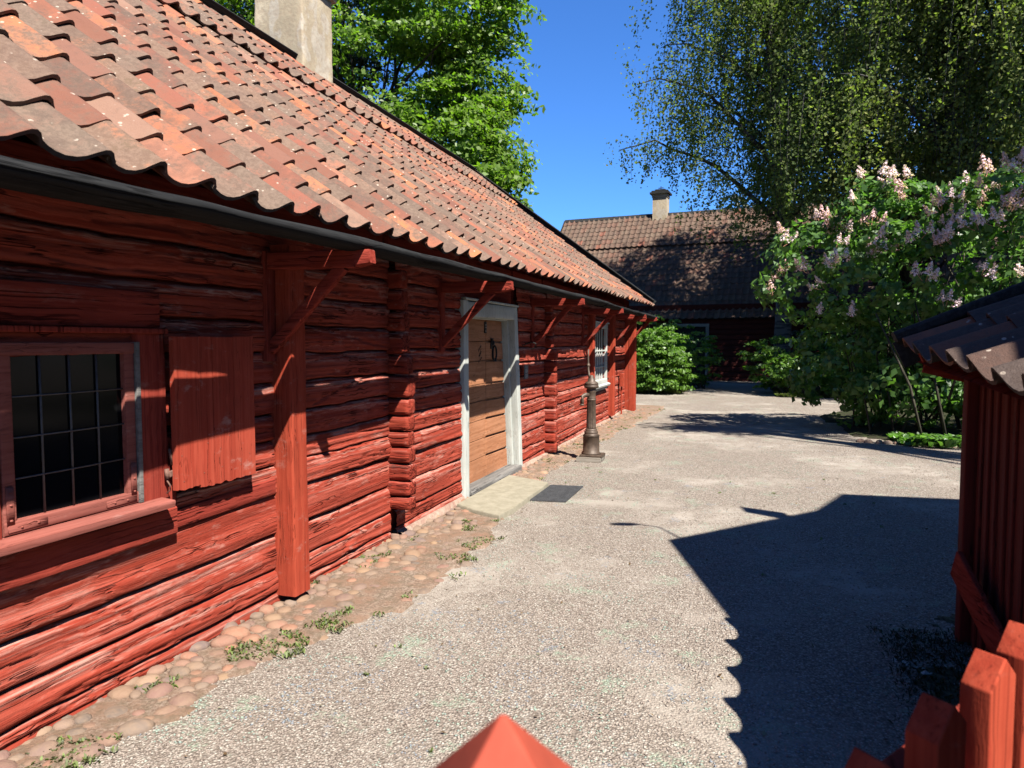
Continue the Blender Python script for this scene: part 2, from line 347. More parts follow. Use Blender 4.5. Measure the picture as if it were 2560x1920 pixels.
def patch(name, outline_fn, x0, x1, y0, y1, mat, step=.12, z=.004, amp=.01, zf=None):
    X_, Y_ = np.meshgrid(np.arange(x0, x1 + step, step), np.arange(y0, y1 + step, step))
    Z_ = z + amp * (.5 + .5 * vn(X_ * 3, Y_ * 3, 4)); ins = outline_fn(X_, Y_)
    Z_ = np.where(ins > 0, Z_, -.05) + (zf(X_, Y_) if zf else 0)
    b = MB(); b.add(np.stack([X_, Y_, Z_], -1).reshape(-1, 3), grid_faces(X_.shape[1], X_.shape[0]))
    return tag(b.build(name, mat, smooth=True), kind='structure')
def strip_edge(y):   # outer edge (x) of the cobbled strip beside the wall
    e = np.interp(y, [-3, 2, 2.65, 3.3, 4.1, 5.2, 6, 8, 12, 17.5, 19], [-2.42, -2.40, -2.36, -2.12, -1.93, -1.93, -2.15, -2.3, -2.2, -1.9, -2.1])
    return e + .05 * vn(y * 3, 0, 3)
patch('dirt_verge', lambda X_, Y_: strip_edge(Y_) - X_ + .07 * vn(X_ * 5, Y_ * 5, 8) + .06 * vn(X_ * 17, Y_ * 17, 9), -2.9, -1.7, -2, 18.2, M['dirt'], .05, .006, .02)
# beds
def bed1(X_, Y_): # below the lilac
    e = np.interp(Y_, [11.8, 12.5, 13.2, 16.6, 18.5, 22.2, 24], [6, 2.6, 1.8, 1.5, 2.2, 3.2, 3.5]); return np.minimum(X_ - e, Y_ - 12.0 + .08 * vn(X_ * 3, 0, 1))
patch('soil_bed', bed1, 1.0, 14, 11.6, 30, M['soil'], .2, .01, .05)
def bed2(X_, Y_): return np.minimum(Y_ - 22.2 + .3 * vn(X_ * .8, 0, 5), np.maximum(-1.75 + .2 * vn(Y_, 0, 2) - X_, X_ - .8))
patch('lawn_soil', bed2, -30, 14.2, 21.8, 60, M['soil'], .3, .012, .03)
def bed3(X_, Y_): return (X_ - (.72 - .35 * (Y_ - 2.2) * .25 + .25 * vn(X_ * 2.5, Y_ * 2.5, 6)))
m = NT('mossy_dirt', .95, .1); n1 = m.noise(m.scale((25, 25, 25)), 1, 6, .75); m.color(m.mix(m.mr(n1, .4, .6), (.05, .05, .03), (.16, .15, .09))); m.bump(n1, .012, 1); M['moss'] = m.m
patch('mossy_soil', lambda X_, Y_: np.minimum(X_ - 1.0 - .12 * (3.3 - Y_) ** 2 + .30 * vn(X_ * 2.2, Y_ * 2.2, 6) + .28 * vn(X_ * 7, Y_ * 7, 7) + .18 * vn(X_ * 20, Y_ * 20, 8), 5.3 - Y_ + .3 * vn(X_ * 6, Y_ * 6, 12)), .1, 3.2, 1.4, 5.9, M['moss'], .03, .003, .004)

# loose stones lying on the gravel
def pebbles(name, n, fn, smin, smax, mat, tintfn=None):
    V0 = np.array([(1, 0, 0), (-1, 0, 0), (0, 1, 0), (0, -1, 0), (0, 0, 1), (0, 0, -1)], float)
    F0 = np.array([(0, 2, 4), (2, 1, 4), (1, 3, 4), (3, 0, 4), (2, 0, 5), (1, 2, 5), (3, 1, 5), (0, 3, 5)])
    x, y = fn(n); n = len(x)
    s = smin + (smax - smin) * RS.rand(n) ** 2.2
    sc = np.stack([s * (1 + .5 * RS.rand(n)), s * (.7 + .4 * RS.rand(n)), s * (.45 + .3 * RS.rand(n))], -1)
    a = RS.rand(n) * 6.283
    V = V0[None] * (1 + .3 * (RS.rand(n, 6, 1) - .5)) * sc[:, None]
    V += (RS.rand(n, 6, 3) - .5) * s[:, None, None] * .5
    X_ = V[..., 0] * np.cos(a)[:, None] - V[..., 1] * np.sin(a)[:, None]; Y_ = V[..., 0] * np.sin(a)[:, None] + V[..., 1] * np.cos(a)[:, None]
    V = np.stack([X_ + x[:, None], Y_ + y[:, None], V[..., 2] + s[:, None] * .25], -1)
    F = (F0[None] + (np.arange(n) * 6)[:, None, None]).reshape(-1, 3)
    mb = MB(); mb.add(V.reshape(-1, 3), F, np.repeat(tintfn(x, y) if tintfn else RS.rand(n), 6))
    return tag(mb.build(name, mat), kind='stuff')
def gv(n):
    y = 1.6 + 11 * RS.rand(n) ** 1.9; x = -2.5 + 5.5 * RS.rand(n) * np.clip(y / 3 + .35, 0, 1)
    big_ = vn(x * .9, y * .9, 21); keep = (big_ + .7 * vn(x * 4, y * 4, 5) + RS.rand(n) * .9 > -.1) & (x > strip_edge(y) - .55 * RS.rand(n) ** 2.2)
    return x[keep], y[keep]
def gt(x, y):
    n = len(x); t = RS.rand(n) * .9; gz = vn(x * 3, y * 3, 31) + .4 * vn(x * 9, y * 9, 32) > .38; t = np.where(gz & (RS.rand(n) < .5), .92 + .03 * RS.rand(n), t)
    bz = (vn(x * 4, y * 4, 41) > .45) & (RS.rand(n) < .55) & (y < 4); return np.where(bz, .98 + .02 * RS.rand(n), t)
pebbles('gravel_stones', 90000, gv, .003, .0082, M['pebble'], gt)
pebbles('white_pebbles', 26, lambda n: (lambda u: (.72 + .42 * u + .02 * RS.randn(n), 3.95 - .28 * u + .02 * RS.randn(n)))(RS.rand(n)), .012, .022, M['white'])

# cobbles
def dome(mb, x, y, z, rx, ry, rz, a, seed, tint, nu=10, nv=5):
    th = np.linspace(0, 2 * math.pi, nu, endpoint=False)[None]; ph = np.linspace(0.12, math.pi * .62, nv)[:, None]
    r = 1 + .13 * vn(np.cos(th) * 1.7 + seed, np.sin(th) * 1.7 + ph, seed)
    X_ = rx * r * np.sin(ph) ** .8 * np.cos(th); Y_ = ry * r * np.sin(ph) ** .8 * np.sin(th); Z_ = rz * np.cos(ph) * r
    V = np.stack([x + X_ * math.cos(a) - Y_ * math.sin(a), y + X_ * math.sin(a) + Y_ * math.cos(a), z + Z_], -1).reshape(-1, 3)
    mb.add(V, grid_faces(nu, nv, True), tint); b = mb.n - len(V); mb.F.append(np.array([list(range(nu))[::-1]]) + b)
mb = MB(); y = -1.5; k = 0
pts = []
for tr in range(30000):
    y = rnd.uniform(-1.2, 17.3); x = rnd.uniform(-2.78, float(strip_edge(np.array([y]))[0]) - .02)
    if (x > -2.5 and 5.9 < y < 7.8) : continue
    s = rnd.uniform(.032, .074) * (1.0 if y < 7 else .85)
    if all((x - a) ** 2 + (y - b) ** 2 > (.76 * (s + c)) ** 2 for a, b, c in pts if abs(y - b) < .3): pts.append((x, y, s))
for i, (x, y, s) in enumerate(pts):
    rr = rnd.random()
    if x > -2.35 and rnd.random() < .35: continue
    dome(mb, x, y, .006 + (.012 if x < -2.6 else 0) - (.012 if x > -2.3 else 0) - rnd.random() * .018, s * rnd.uniform(.95, 1.25), s * rnd.uniform(.8, 1.0), s * rnd.uniform(.40, .6), rnd.random() * 3, i, rr)
tag(mb.build('cobbled_verge', M['stone'], smooth=True), kind='structure')

# ---------------------------------------------------------------- log house
house = empty('log_house', 'long low red log house with clay tile roof along the left side', 'house')
HY0, HY1 = -3.0, 17.2
WX = -2.76
bounds0 = [-.02, .10, .235, .44, .68, .86, 1.035, 1.20, 1.37, 1.56, 1.74, 1.93, 2.12, 2.32]
def seam(k, y, off=0):
    z = bounds0[k]; a = .022 if k > 0 else .02
    return z + a * vn(y * .5, k * 3.7, 50 + off) + .006 * vn(y * 2.1, k, 51) + .004 * vn(y * 8, k, 52) - (.0 if k else 0)
def logrow(mb, k, y0, y1, off=0, dy=.03, wx=WX, np_=26, bulge=1.):
    ny = max(4, int((y1 - y0) / dy)); y = np.linspace(y0, y1, ny)
    gap = .001 + .005 * (.5 + .5 * vn(y * .9, k, 60))
    zb = seam(k, y, off) + gap; zt = seam(k + 1, y, off) - gap
    s = np.linspace(0, 1, np_)
    # profile (depth outwards) from bottom recess to top recess
    px = np.interp(s, [0, .03, .07, .15, .66, .80, .93, 1.], [-.050, -.004, .022, .030, .029, .022, .004, -.050])
    ss = np.interp(s, [0, .03, .07, .15, .66, .80, .93, 1.], [.03, .0, .015, .07, .74, .90, .985, 1.])
    Z = zb[:, None] + (zt - zb)[:, None] * ss[None]
    Yg = y[:, None] + 0 * Z
    o = wx + px[None] * bulge + .012 * vn(y * .7, k, 61)[:, None]
    o = o + .006 * vn(Yg * .9, Z * 22, 62) + .0045 * vn(Yg * .9, Z * 75 + 2.5 * vn(Yg * 1.2, k, 64), 63) + .0025 * vn(Yg * 3, Z * 110, 65)
    # long drying checks
    cc = vn(Yg * .8, Z * 18 + 1.6 * vn(Yg * .9, k, 67), 66 + k); o = o - .014 * np.clip(1 - np.abs(cc - .1) / .07, 0, 1) * (vn(Yg * .6, k * 5, 68) > -.2)
    Z = Z + .003 * vn(Yg * 6, Z * 30, 69)
    V = np.stack([o, Yg, Z], -1).reshape(-1, 3)
    wear_sun_mask = np.interp(s, [0, .5, .62, .8, 1], [.5, .5, .85, 1., .9])[None] + .12 * vn(Yg * 2, Z * 9, 70)  # upper log faces paler: real wear mixed with sunlight put into the colour
    wear_sun_mask = np.clip(wear_sun_mask + (.25 if k < 5 else 0) * (vn(Yg * .7, Z * 4, 71) > .35), 0, 1)
    mb.add(V, grid_faces(np_, ny), wear_sun_mask.ravel())
segs = [(-3.0, 5.10, 0, .03), (5.20, 6.70, 7, .03), (8.42, 9.70, 13, .045), (9.78, 17.1, 21, .06)]
wl = MB()
for (a, b_, off, dy) in segs:
    for k in range(13):
        cuts = [(a, b_)]
        if off == 0 and 4 < k < 9: cuts = [(a, 1.95), (2.60, b_)]
        if off == 21 and 4 < k < 11: cuts = [(a, 13.02), (13.95, b_)]
        if off == 21 and 4 < k < 0: pass
        for c_, d_ in cuts: logrow(wl, k, c_, d_, off, dy)
# dark backing behind the seams
back = MB()
for (a, b_, off, dy) in segs: box(back, WX - .16, WX - .028, a, b_, -.1, 2.5, .002)
box(back, WX - .16, WX - .045, 6.75, 8.4, 2.0, 2.5, .002)
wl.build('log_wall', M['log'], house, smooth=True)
back.build('wall_caulking', M['red_y'], house)
fb = MB()
for (a, b_, off, dy) in segs[1:]:
    n = int((b_ - a) / .1); yv = np.linspace(a, b_, n)
    zt = .05 + .012 * vn(yv * 2, 0, 5); V = []
    for xo, zf in ((-2.85, 1.), (-2.70, 1.), (-2.66, 0.)):
        V.append(np.stack([xo + .012 * vn(yv * 5, 1, 6), yv, zt * zf - .04 * (1 - zf)], -1))
    V = np.stack(V, 1).reshape(-1, 3); fb.add(V, grid_faces(3, n))
fb.build('foundation', M['found'], house, smooth=True)

# corner stacks of crossing log ends
def stack(y0, y1, xf, zs, seed):
    mb = MB()
    for i in range(len(zs) - 1):
        z0, z1 = zs[i] + .006, zs[i + 1] - .006; h = z1 - z0; wdt = (y1 - y0) * rnd.uniform(.92, 1.04)
        x1 = xf + rnd.uniform(-.008, .008) - (.05 if z0 > 1.4 else 0)
        yc = (y0 + y1) / 2 + rnd.uniform(-.006, .006)
        nx, sec = 10, rrect(wdt, h, min(.03, h * .25), 3, 8); n = len(sec); t = np.linspace(0, 1, nx + 1)
        X_ = (WX - .1) + (x1 - WX + .1) * t[:, None] + 0 * sec[None, :, 0]
        kk = np.arange(n)[None] + 0 * X_
        s_ = 1 + .05 * vn(X_ * 14, kk * .35, seed + i) + .035 * vn(X_ * 9, kk * 1.1, seed + i + 40)
        tp = np.where(t > .93, .93, 1.)[:, None]
        V = np.stack([X_, yc + sec[None, :, 0] * s_ * tp, (z0 + z1) / 2 + sec[None, :, 1] * s_ * tp], -1).reshape(-1, 3)
        mb.add(V, grid_faces(n, nx + 1, True), .5 + .5 * np.clip(V[:, 2] > (z0 + z1) / 2 + h * .2, 0, 1) * rnd.random())
        # end grain: rings of vertices shrinking to the centre
        base = mb.n - n; rings = []
        for q in (.7, .4, .12):
            rr_ = np.stack([np.full(n, x1 + .006 - .010 * q) + .004 * vn(np.arange(n) * .9, q * 5, seed + i + 9), yc + sec[:, 0] * s_[-1] * q * .93, (z0 + z1) / 2 + sec[:, 1] * s_[-1] * q * .93], -1); rings.append(rr_)
        V2 = np.concatenate(rings); mb.add(V2, grid_faces(n, 3, True)); b2 = mb.n - 3 * n
        j = np.arange(n); mb.F.append(np.stack([base + j, base + (j + 1) % n, b2 + (j + 1) % n, b2 + j], -1))
        mb.F.append(np.array([list(range(n))]) + b2 + 2 * n)
    return mb
z1s = [.26, .375, .50, .64, .775, .905, 1.03, 1.17, 1.355, 1.52, 1.70, 1.87, 2.04, 2.2]
stack(5.08, 5.215, -2.565, z1s, 200).build('corner_joint', M['logend'], house, smooth=True)
z2s = [.04, .19, .33, .50, .68, .85, 1.02, 1.19, 1.36, 1.53, 1.70, 1.87, 2.04, 2.2]
stack(9.68, 9.80, -2.575, z2s, 300).build('corner_joint', M['logend'], house, smooth=True)

# posts
def post(name, y0, y1, x0, x1, z0, z1, seed, mat='post', parent=house, amp=.004):
    mb = MB(); beam(mb, ((x0 + x1) / 2, (y0 + y1) / 2, z0), ((x0 + x1) / 2, (y0 + y1) / 2, z1), x1 - x0, y1 - y0, (0, 1, 0), .012, 40, amp, seed, ne=6)
    return mb.build(name, M[mat], parent, smooth=False)
post('post', 3.63, 3.79, -2.84, -2.605, .06, 2.2, 5)
post('post', 12.53, 12.70, -2.80, -2.63, .05, 2.2, 6)
post('post', 14.54, 14.70, -2.80, -2.62, .10, 2.2, 7)
cb = MB()
box(cb, -2.80, -2.655, 16.53, 16.80, .03, 2.3, .004, amp=.002, seed=3); box(cb, -2.650, -2.50, 16.53, 16.80, .0, 2.3, .006, amp=.002, seed=4)
cb.build('corner_boarding', M['post'], house)
mb_ = MB(); box(mb_, -2.70, -2.60, 15.62, 15.74, .64, .92, .01); beam(mb_, (-2.66, 15.7, -.02), (-2.66, 15.7, .64), .035, .035, (0, 1, 0), .008)
mb_.build('small_box', M['post'], house)
# eave brackets
BY = [3.59, 6.10, 9.04, 12.06, 14.9, 16.72]; BZ = [2.105, 2.13, 2.145, 2.15, 2.15, 2.15]
for i, (by, bz) in enumerate(zip(BY, BZ)):
    br = MB(); beam(br, (-2.9, by + .01, bz), (-2.12, by, bz - .012), .085, .10, (0, 0, 1), .008, 6, .002, 90 + i)
    beam(br, (-2.12, by, bz - .012), (-2.025, by - .0, bz - .002), .085, .095, (0, 0, 1), .008, 1, .0, 90 + i, taper=.8)
    o = br.build('bracket_arm', M['red_x'], house)
    stt = MB(); beam(stt, (-2.715, by - .005, bz - .53), (-2.21, by - .005, bz - .05), .045, .07, (0, 0, 1), .006, 8, .001, 70 + i, bend=-.018 if i > 1 else 0)
    stt.build('strut', M['red_x'], o)
    pl = MB(); box(pl, -2.80, -2.705, by - .05, by + .05, bz - .60, bz + .05, .006); pl.build('wall_plate', M['red_z'], o)

# eave log
el = MB(); ys = np.arange(HY0, 17.35, .12)
zc = np.interp(ys, [-3, 1.5, 3.6, 9, 17.3], [2.09, 2.125, 2.178, 2.208, 2.205]) + .006 * vn(ys * .7, 0, 81) + .004 * vn(ys * 3, 0, 82)
xc = -2.140 + .006 * vn(ys * .5, 0, 83)
n = 14; a = np.linspace(0, 2 * math.pi, n, endpoint=False)
rad = .041 * (1 + .10 * vn(ys * 1.1, 0, 84))
split = 10.9
for lo, hi, dz in ((HY0, split, 0), (split - .25, 17.32, -.012)):
    q = (ys >= lo) & (ys <= hi); P_ = np.stack([xc[q], ys[q], zc[q] + dz], -1)
    rr = rad[q][:, None] * (1 + .07 * vn(ys[q][:, None] * 1.2, a[None] * 2.2, 85))
    V = P_[:, None] + np.stack([rr * 2.4 * np.cos(a), 0 * rr, rr * np.sin(a)], -1); nn = q.sum()
    el.add(V.reshape(-1, 3), grid_faces(n, nn, True), .5); b0 = el.n - n * nn
    el.F.append(np.array([list(range(n))]) + b0); el.F.append(np.array([list(range(n))[::-1]]) + b0 + n * (nn - 1))
elo = el.build('eave_log', M['tar'], house, smooth=True)

# roof
def tile_field(mb, ncol, nrow, pw, pl_, mapf, seed, prof=None, thick=.018, jit=1., skip=None, nu=12, tilt=.026, tints=None):
    """S shaped pantiles. mapf(u across metres, v upslope metres, w normal metres) -> world"""
    s = np.linspace(-.02, 1.06, nu) if nu < 10 else np.array([-.02, .08, .2, .35, .5, .62, .74, .84, .91, .97, 1.02, 1.06])
    hgt = np.interp(s, [-.02, .08, .2, .35, .5, .62, .74, .84, .91, .97, 1.02, 1.06], [.014, -.002, -.014, -.020, -.015, -.002, .022, .040, .044, .036, .016, .004]) * (pw / .25)
    rs = np.random.RandomState(seed)
    for r in range(nrow):
        for c in range(ncol):
            if skip and skip(c, r): continue
            L = pl_ * 1.16; t = rs.rand() if tints is None else tints(rs)
            vv = np.array([0, .33, .67, 1.]) * L
            du, dv, dw = (rs.rand(3) - .5) * np.array([.014, .036, .011]) * jit; rot = (rs.rand() - .5) * .05 * jit
            hs = 1 + (rs.rand() - .5) * .25 * jit
            top = []; 
            for v in vv:
                lift = tilt * (1 - v / L) + dw
                u = (c + s) * pw + du + v * rot * .4; top.append(mapf(u, r * pl_ + dv + v + (s - .5) * rot * pw * 2, hgt * hs + lift))
            bot = []
            for v in vv:
                lift = tilt * (1 - v / L) + dw - thick
                u = (c + s) * pw + du + v * rot * .4; bot.append(mapf(u, r * pl_ + dv + v + (s - .5) * rot * pw * 2, hgt * hs + lift))
            T = np.array(top); B = np.array(bot); m_ = len(vv)
            V = np.concatenate([T.reshape(-1, 3), B.reshape(-1, 3)]); F = grid_faces(nu, m_)
            nT = nu * m_; e = [F, F[:, ::-1] + nT]
            j = np.arange(nu - 1); e.append(np.stack([j, j + nT, j + 1 + nT, j + 1], -1))
            i_ = np.arange(m_ - 1) * nu; e.append(np.stack([i_ + nu - 1, i_ + nu - 1 + nT, i_ + 2 * nu - 1 + nT, i_ + 2 * nu - 1], -1)); e.append(np.stack([i_, i_ + nu, i_ + nu + nT, i_ + nT], -1))
            mb.add(V, np.concatenate(e), t)
    return mb
EX, RX = -2.190, -6.85
def roofz(x, y):
    ze = np.interp(y, [-3, 1.6, 3.8, 9, 17.2], [2.19, 2.240, 2.290, 2.38, 2.48]); zr = 5.93 + .0 * y
    t = (EX - x) / (EX - RX); return ze + (zr - ze) * t - .05 * np.sin(np.clip(t, 0, 1) * math.pi)
SL = math.hypot(4.66, 3.58); cs_, sn_ = 4.66 / SL, 3.58 / SL
def rmap(raise_):
    def f(u, v, w):
        u = np.asarray(u, float); v = np.asarray(v, float) + 0 * u; x = EX - v * cs_; y = HY0 + u
        z = roofz(x, y) + .012 * vn(y * .8, v * .6, 88)
        w = w + raise_
        return np.stack([x + w * sn_, y, z + w * cs_], -1)
    return f
PW, PLn = .2625, .345
ncol = int((17.32 - HY0) / PW)
def tmain(rs):
    return rs.rand()
rt = MB(); tile_field(rt, ncol, 13, PW, PLn, rmap(0.0), 5)
ro = rt.build('roof', M['tile'], house, smooth=False)
rt2 = MB(); tile_field(rt2, ncol, 4, PW, .36, lambda u, v, w: rmap(.065)(u + .1, v + 4.36, w), 9)
rt2.build('upper_tiles', M['tile'], ro)
# smooth shade tiles a little
for o in (ro,) + tuple(ro.children):
    o.data.polygons.foreach_set('use_smooth', np.ones(len(o.data.polygons), bool))
    try: o.data.set_sharp_from_angle(angle=R(50))
    except Exception: pass
# roof boarding beneath the tiles, other slope, gables
bd = MB(); yv = np.arange(HY0, 17.25, .5)
def slab(mb, xa, xb, dz0, dz1, yv, nx=8):
    xs_ = np.linspace(xa, xb, nx); Yg, Xg = np.meshgrid(yv, xs_, indexing='ij'); A = np.stack([Xg, Yg, roofz(Xg, Yg) + dz0], -1).reshape(-1, 3); B = np.stack([Xg, Yg, roofz(Xg, Yg) + dz1], -1).reshape(-1, 3)
    F = grid_faces(nx, len(yv)); mb.add(np.concatenate([A, B]), np.concatenate([F, F[:, ::-1] + len(A)]))
slab(bd, -2.34, RX, -.035, -.065, yv)
bd.build('roof_boarding', M['red_y'], ro)
bd = MB()   # far slope
xs_ = np.linspace(RX, RX - 4.63, 5); Yg, Xg = np.meshgrid(yv, xs_, indexing='ij'); bd.add(np.stack([Xg, Yg, roofz(2 * RX - Xg, Yg)], -1).reshape(-1, 3), grid_faces(5, len(yv)))
bd.build('rear_slope', M['tile_far'], ro)
for yg in (HY0 + .02, 17.14):
    gb = MB(); gb.add([(WX, yg, -.1), (WX, yg, 2.6), (RX, yg, 5.75), (2 * RX - WX, yg, 2.6), (2 * RX - WX, yg, -.1)], [[0, 1, 2, 3, 4]])
    gb.add([(WX, yg + .1, -.1), (WX, yg + .1, 2.6), (RX, yg + .1, 5.75), (2 * RX - WX, yg + .1, 2.6), (2 * RX - WX, yg + .1, -.1)], [[4, 3, 2, 1, 0]])
    gb.build('gable_wall', M['red_z'], house)
rb = MB()
for i in range(14):
    y0 = HY0 + i * 1.46; y1 = min(y0 + 1.45, 17.34)
    za, zb_ = roofz(RX, y0) , roofz(RX, y1)
    beam(rb, (RX + .07, y0, za + .085 + .01 * rnd.random()), (RX + .07, y1, zb_ + .085 + .01 * rnd.random()), .03, .17, (.76, 0, .65), .004, 3, .001, i)
    beam(rb, (RX - .07, y0, za + .12), (RX - .07, y1, zb_ + .12), .03, .17, (-.76, 0, .65), .004, 3, .001, i)
rb.build('ridge_board', M['tarb'], ro)
vb = MB()   # verge boards at the far gable
e0 = (EX + .02, 17.36, roofz(EX, 17.2) + .05); e1 = (RX, 17.36, roofz(RX, 17.2) + .10)
beam(vb, e0, e1, .03, .16, (0, 0, 1), .004, 12, .002, 3); beam(vb, (e0[0], 17.30, e0[2] + .085), (e1[0], 17.30, e1[2] + .085), .14, .022, (0, 0, 1), .004, 12, .002, 4)
vb.build('verge_board', M['tarb'], ro)
# chimney
ch = MB(); X0, X1, Y0, Y1 = -7.50, -6.62, 9.66, 10.50
def rough_box(mb, x0, x1, y0, y1, z0, z1, nz=30, amp=.012, seed=0, b=.03):
    sec = rrect(x1 - x0, y1 - y0, b, 3, 10); n = len(sec); z = np.linspace(z0, z1, nz)
    kk = np.arange(n)[None]; d = amp * vn(z[:, None] * 3 + 0 * kk, kk * .3, seed) + amp * .5 * vn(z[:, None] * 9 + 0 * kk, kk, seed + 1)
    s = 1 + d / np.hypot(sec[:, 0], sec[:, 1])[None]
    V = np.stack([(x0 + x1) / 2 + sec[:, 0] * s, (y0 + y1) / 2 + sec[:, 1] * s, z[:, None] + 0 * s], -1).reshape(-1, 3)
    mb.add(V, grid_faces(n, nz, True)); q = mb.n - len(V); mb.F.append(np.array([list(range(n))]) + q + n * (nz - 1)); mb.F.append(np.array([list(range(n))[::-1]]) + q)
rough_box(ch, X0, X1, Y0, Y1, 5.3, 7.20, seed=3)
cho = ch.build('chimney', M['render'], house, smooth=True)
cc = MB(); rough_box(cc, X0 - .06, X1 + .06, Y0 - .06, Y1 + .06, 7.20, 7.30, 6, .006, 4); rough_box(cc, X0 - .12, X1 + .12, Y0 - .12, Y1 + .12, 7.30, 7.55, 8, .006, 5)
cc.build('chimney_cap', M['render'], cho, smooth=True)
cf = MB(); rs_ = (roofz(X1, 9.7) - .02)
beam(cf, (X1 + .03, Y0 - .35, rs_ + .06), (X1 + .02, Y1 + .03, rs_ + .045), .05, .13, (0, 0, 1), .006, 6, .006, 8)
beam(cf, (X1 + .01, Y0 - .035, rs_ + .05), (X1 - .5, Y0 - .035, rs_ + .46), .03, .12, (0, 0, 1), .006, 6, .004, 9)
cf.build('chimney_flashing', M['tarb'], cho)

# ---- near window
win = MB(); FX = -2.70
bm = lambda mb, a, b, w, h, up=(1, 0, 0), **k: beam(mb, a, b, w, h, up, **k)
def quadframe(mb, y0, y1, z0, z1, wd, x0, x1, b=.004, amp=.001):
    xc_, dx = (x0 + x1) / 2, x1 - x0
    beam(mb, (xc_, y0, z0 + wd / 2), (xc_, y1, z0 + wd / 2), dx, wd, (0, 0, 1), b, 6, amp, 1); beam(mb, (xc_, y0, z1 - wd / 2), (xc_, y1, z1 - wd / 2), dx, wd, (0, 0, 1), b, 6, amp, 2)
    beam(mb, (xc_, y0 + wd / 2, z0 + wd), (xc_, y0 + wd / 2, z1 - wd), dx - .004, wd, (0, 1, 0), b, 6, amp, 3); beam(mb, (xc_, y1 - wd / 2, z0 + wd), (xc_, y1 - wd / 2, z1 - wd), dx - .004, wd, (0, 1, 0), b, 6, amp, 4)
wroot = MB()
box(wroot, -2.82, -2.690, 2.575, 2.745, .86, 1.66, .005); box(wroot, -2.82, -2.692, 1.70, 1.925, .86, 1.66, .005)
box(wroot, -2.83, -2.672, 1.70, 2.75, 1.66, 1.685, .004)
hb = MB(); box(hb, -2.82, -2.695, 1.2, 2.72, 1.69, 1.86, .006, amp=.003, seed=5)
wo = wroot.build('window', M['red_z'], house); hb.build('head_board', M['red_y'], wo)
sf = MB(); quadframe(sf, 1.933, 2.565, .872, 1.62, .052, -2.735, -2.693); sf.build('sash', M['frame_red'], wo)
dm = MB(); box(dm, -2.80, -2.684, 2.568, 2.590, .87, 1.62, .003); dm.build('drip_strip', M['greywood'], wo)
gl = MB(); gl.add([(-2.722, 1.95, .9), (-2.722, 2.55, .9), (-2.722, 2.55, 1.6), (-2.722, 1.95, 1.6)], [[0, 1, 2, 3]]); gl.build('pane', M['glass'], wo)
ld = MB(); gy = np.linspace(1.985, 2.513, 5); gz = np.linspace(.924, 1.568, 5)
for v in gy[1:-1]:
    tube(ld, [(-2.716, v, .92), (-2.7155, v + .001, 1.25), (-2.716, v, 1.575)], .0048, 6)
for v in gz[1:-1]: tube(ld, [(-2.712, 1.96, v), (-2.711, 2.25, v - .001), (-2.712, 2.54, v)], .0036, 6)
ld.build('lead_bars', M['lead'], wo, smooth=True)
for left in (True, False):
    st = MB(); sg_ = 1 if left else -1; yc_ = 1.958 if left else 2.54
    beam(st, (-2.691, yc_ - sg_ * .012, .898), (-2.691, yc_ + sg_ * .15, .898), .006, .03, (0, 0, 1), .002, 2); beam(st, (-2.691, yc_, .912), (-2.691, yc_, 1.06), .006, .03, (0, 1, 0), .002, 2)
    for dy_, zz_ in ((0, .93), (0, .99), (.04, .897), (.11, .899), (0, 1.04)): dome(st, -2.688, yc_ + sg_ * dy_, zz_, .006, .006, .004, 0, 2, .5, 8, 4)
    tube(st, [(-2.690, yc_ + sg_ * .06, .903), (-2.689, yc_ + sg_ * .09, .910), (-2.689, yc_ + sg_ * .12, .900), (-2.690, yc_ + sg_ * .15, .897)], .003, 5)
    st.build('corner_iron', M['frame_red'], wo, smooth=True)
si = MB(); beam(si, (-2.685, 1.4, .848), (-2.685, 2.70, .852), .15, .035, (.10, 0, 1), .006, 12, .002, 6); si.build('sill', M['frame_red'], wo)
ap = MB(); beam(ap, (-2.745, 1.2, .735), (-2.745, 2.79, .735), .12, .135, (0, 0, 1), .006, 12, .003, 7); beam(ap, (-2.75, 2.795, .73), (-2.75, 3.6, .745), .07, .10, (0, 0, 1), .01, 12, .004, 17)
ap.build('apron_board', M['red_y'], wo)
jb = MB(); box(jb, -2.80, -2.695, 2.752, 2.80, .80, 1.15, .004); jb.build('hinge_board', M['red_z'], wo)
# ---- shutter
sh = MB(); ed = [2.745, 2.905, 3.005, 3.165, 3.33]
for i in range(4):
    a_, b_ = ed[i] + .0015, ed[i + 1] - .0015; nn = 14; yv = np.linspace(a_, b_, nn)
    zb_ = .878 + .012 * (i == 0) + .005 * vn(yv * 25, i, 33) + .004 * vn(yv * 70, i, 34) ; zt = np.full(nn, 1.645 + .004 * rnd.random())
    x_ = -2.640 + .002 * rnd.random()
    for xx_, fl in ((x_, 0), (x_ - .028, 1)):
        V = np.concatenate([np.stack([np.full(nn, xx_), yv, zb_], -1), np.stack([np.full(nn, xx_), yv, zt], -1)]); F = grid_faces(nn, 2)
        sh.add(V, F[:, ::-1] if fl else F)
    b1 = sh.n - 4 * nn; b2 = sh.n - 2 * nn; j = np.arange(nn - 1)
    sh.F.append(np.stack([b1 + j, b2 + j, b2 + j + 1, b1 + j + 1], -1)); sh.F.append(np.stack([b1 + nn + j, b1 + nn + j + 1, b2 + nn + j + 1, b2 + nn + j], -1))
    for e_ in (0, nn - 1): sh.F.append(np.array([[b1 + e_, b1 + nn + e_, b2 + nn + e_, b2 + e_]]))
sho = sh.build('shutter', M['shutter'], wo)
hg = MB(); beam(hg, (-2.67, 2.80, .985), (-2.67, 2.725, .975), .010, .03, (0, 0, 1), .002, 1); tube(hg, [(-2.67, 2.715, .955), (-2.67, 2.715, 1.005)], .011, 8)
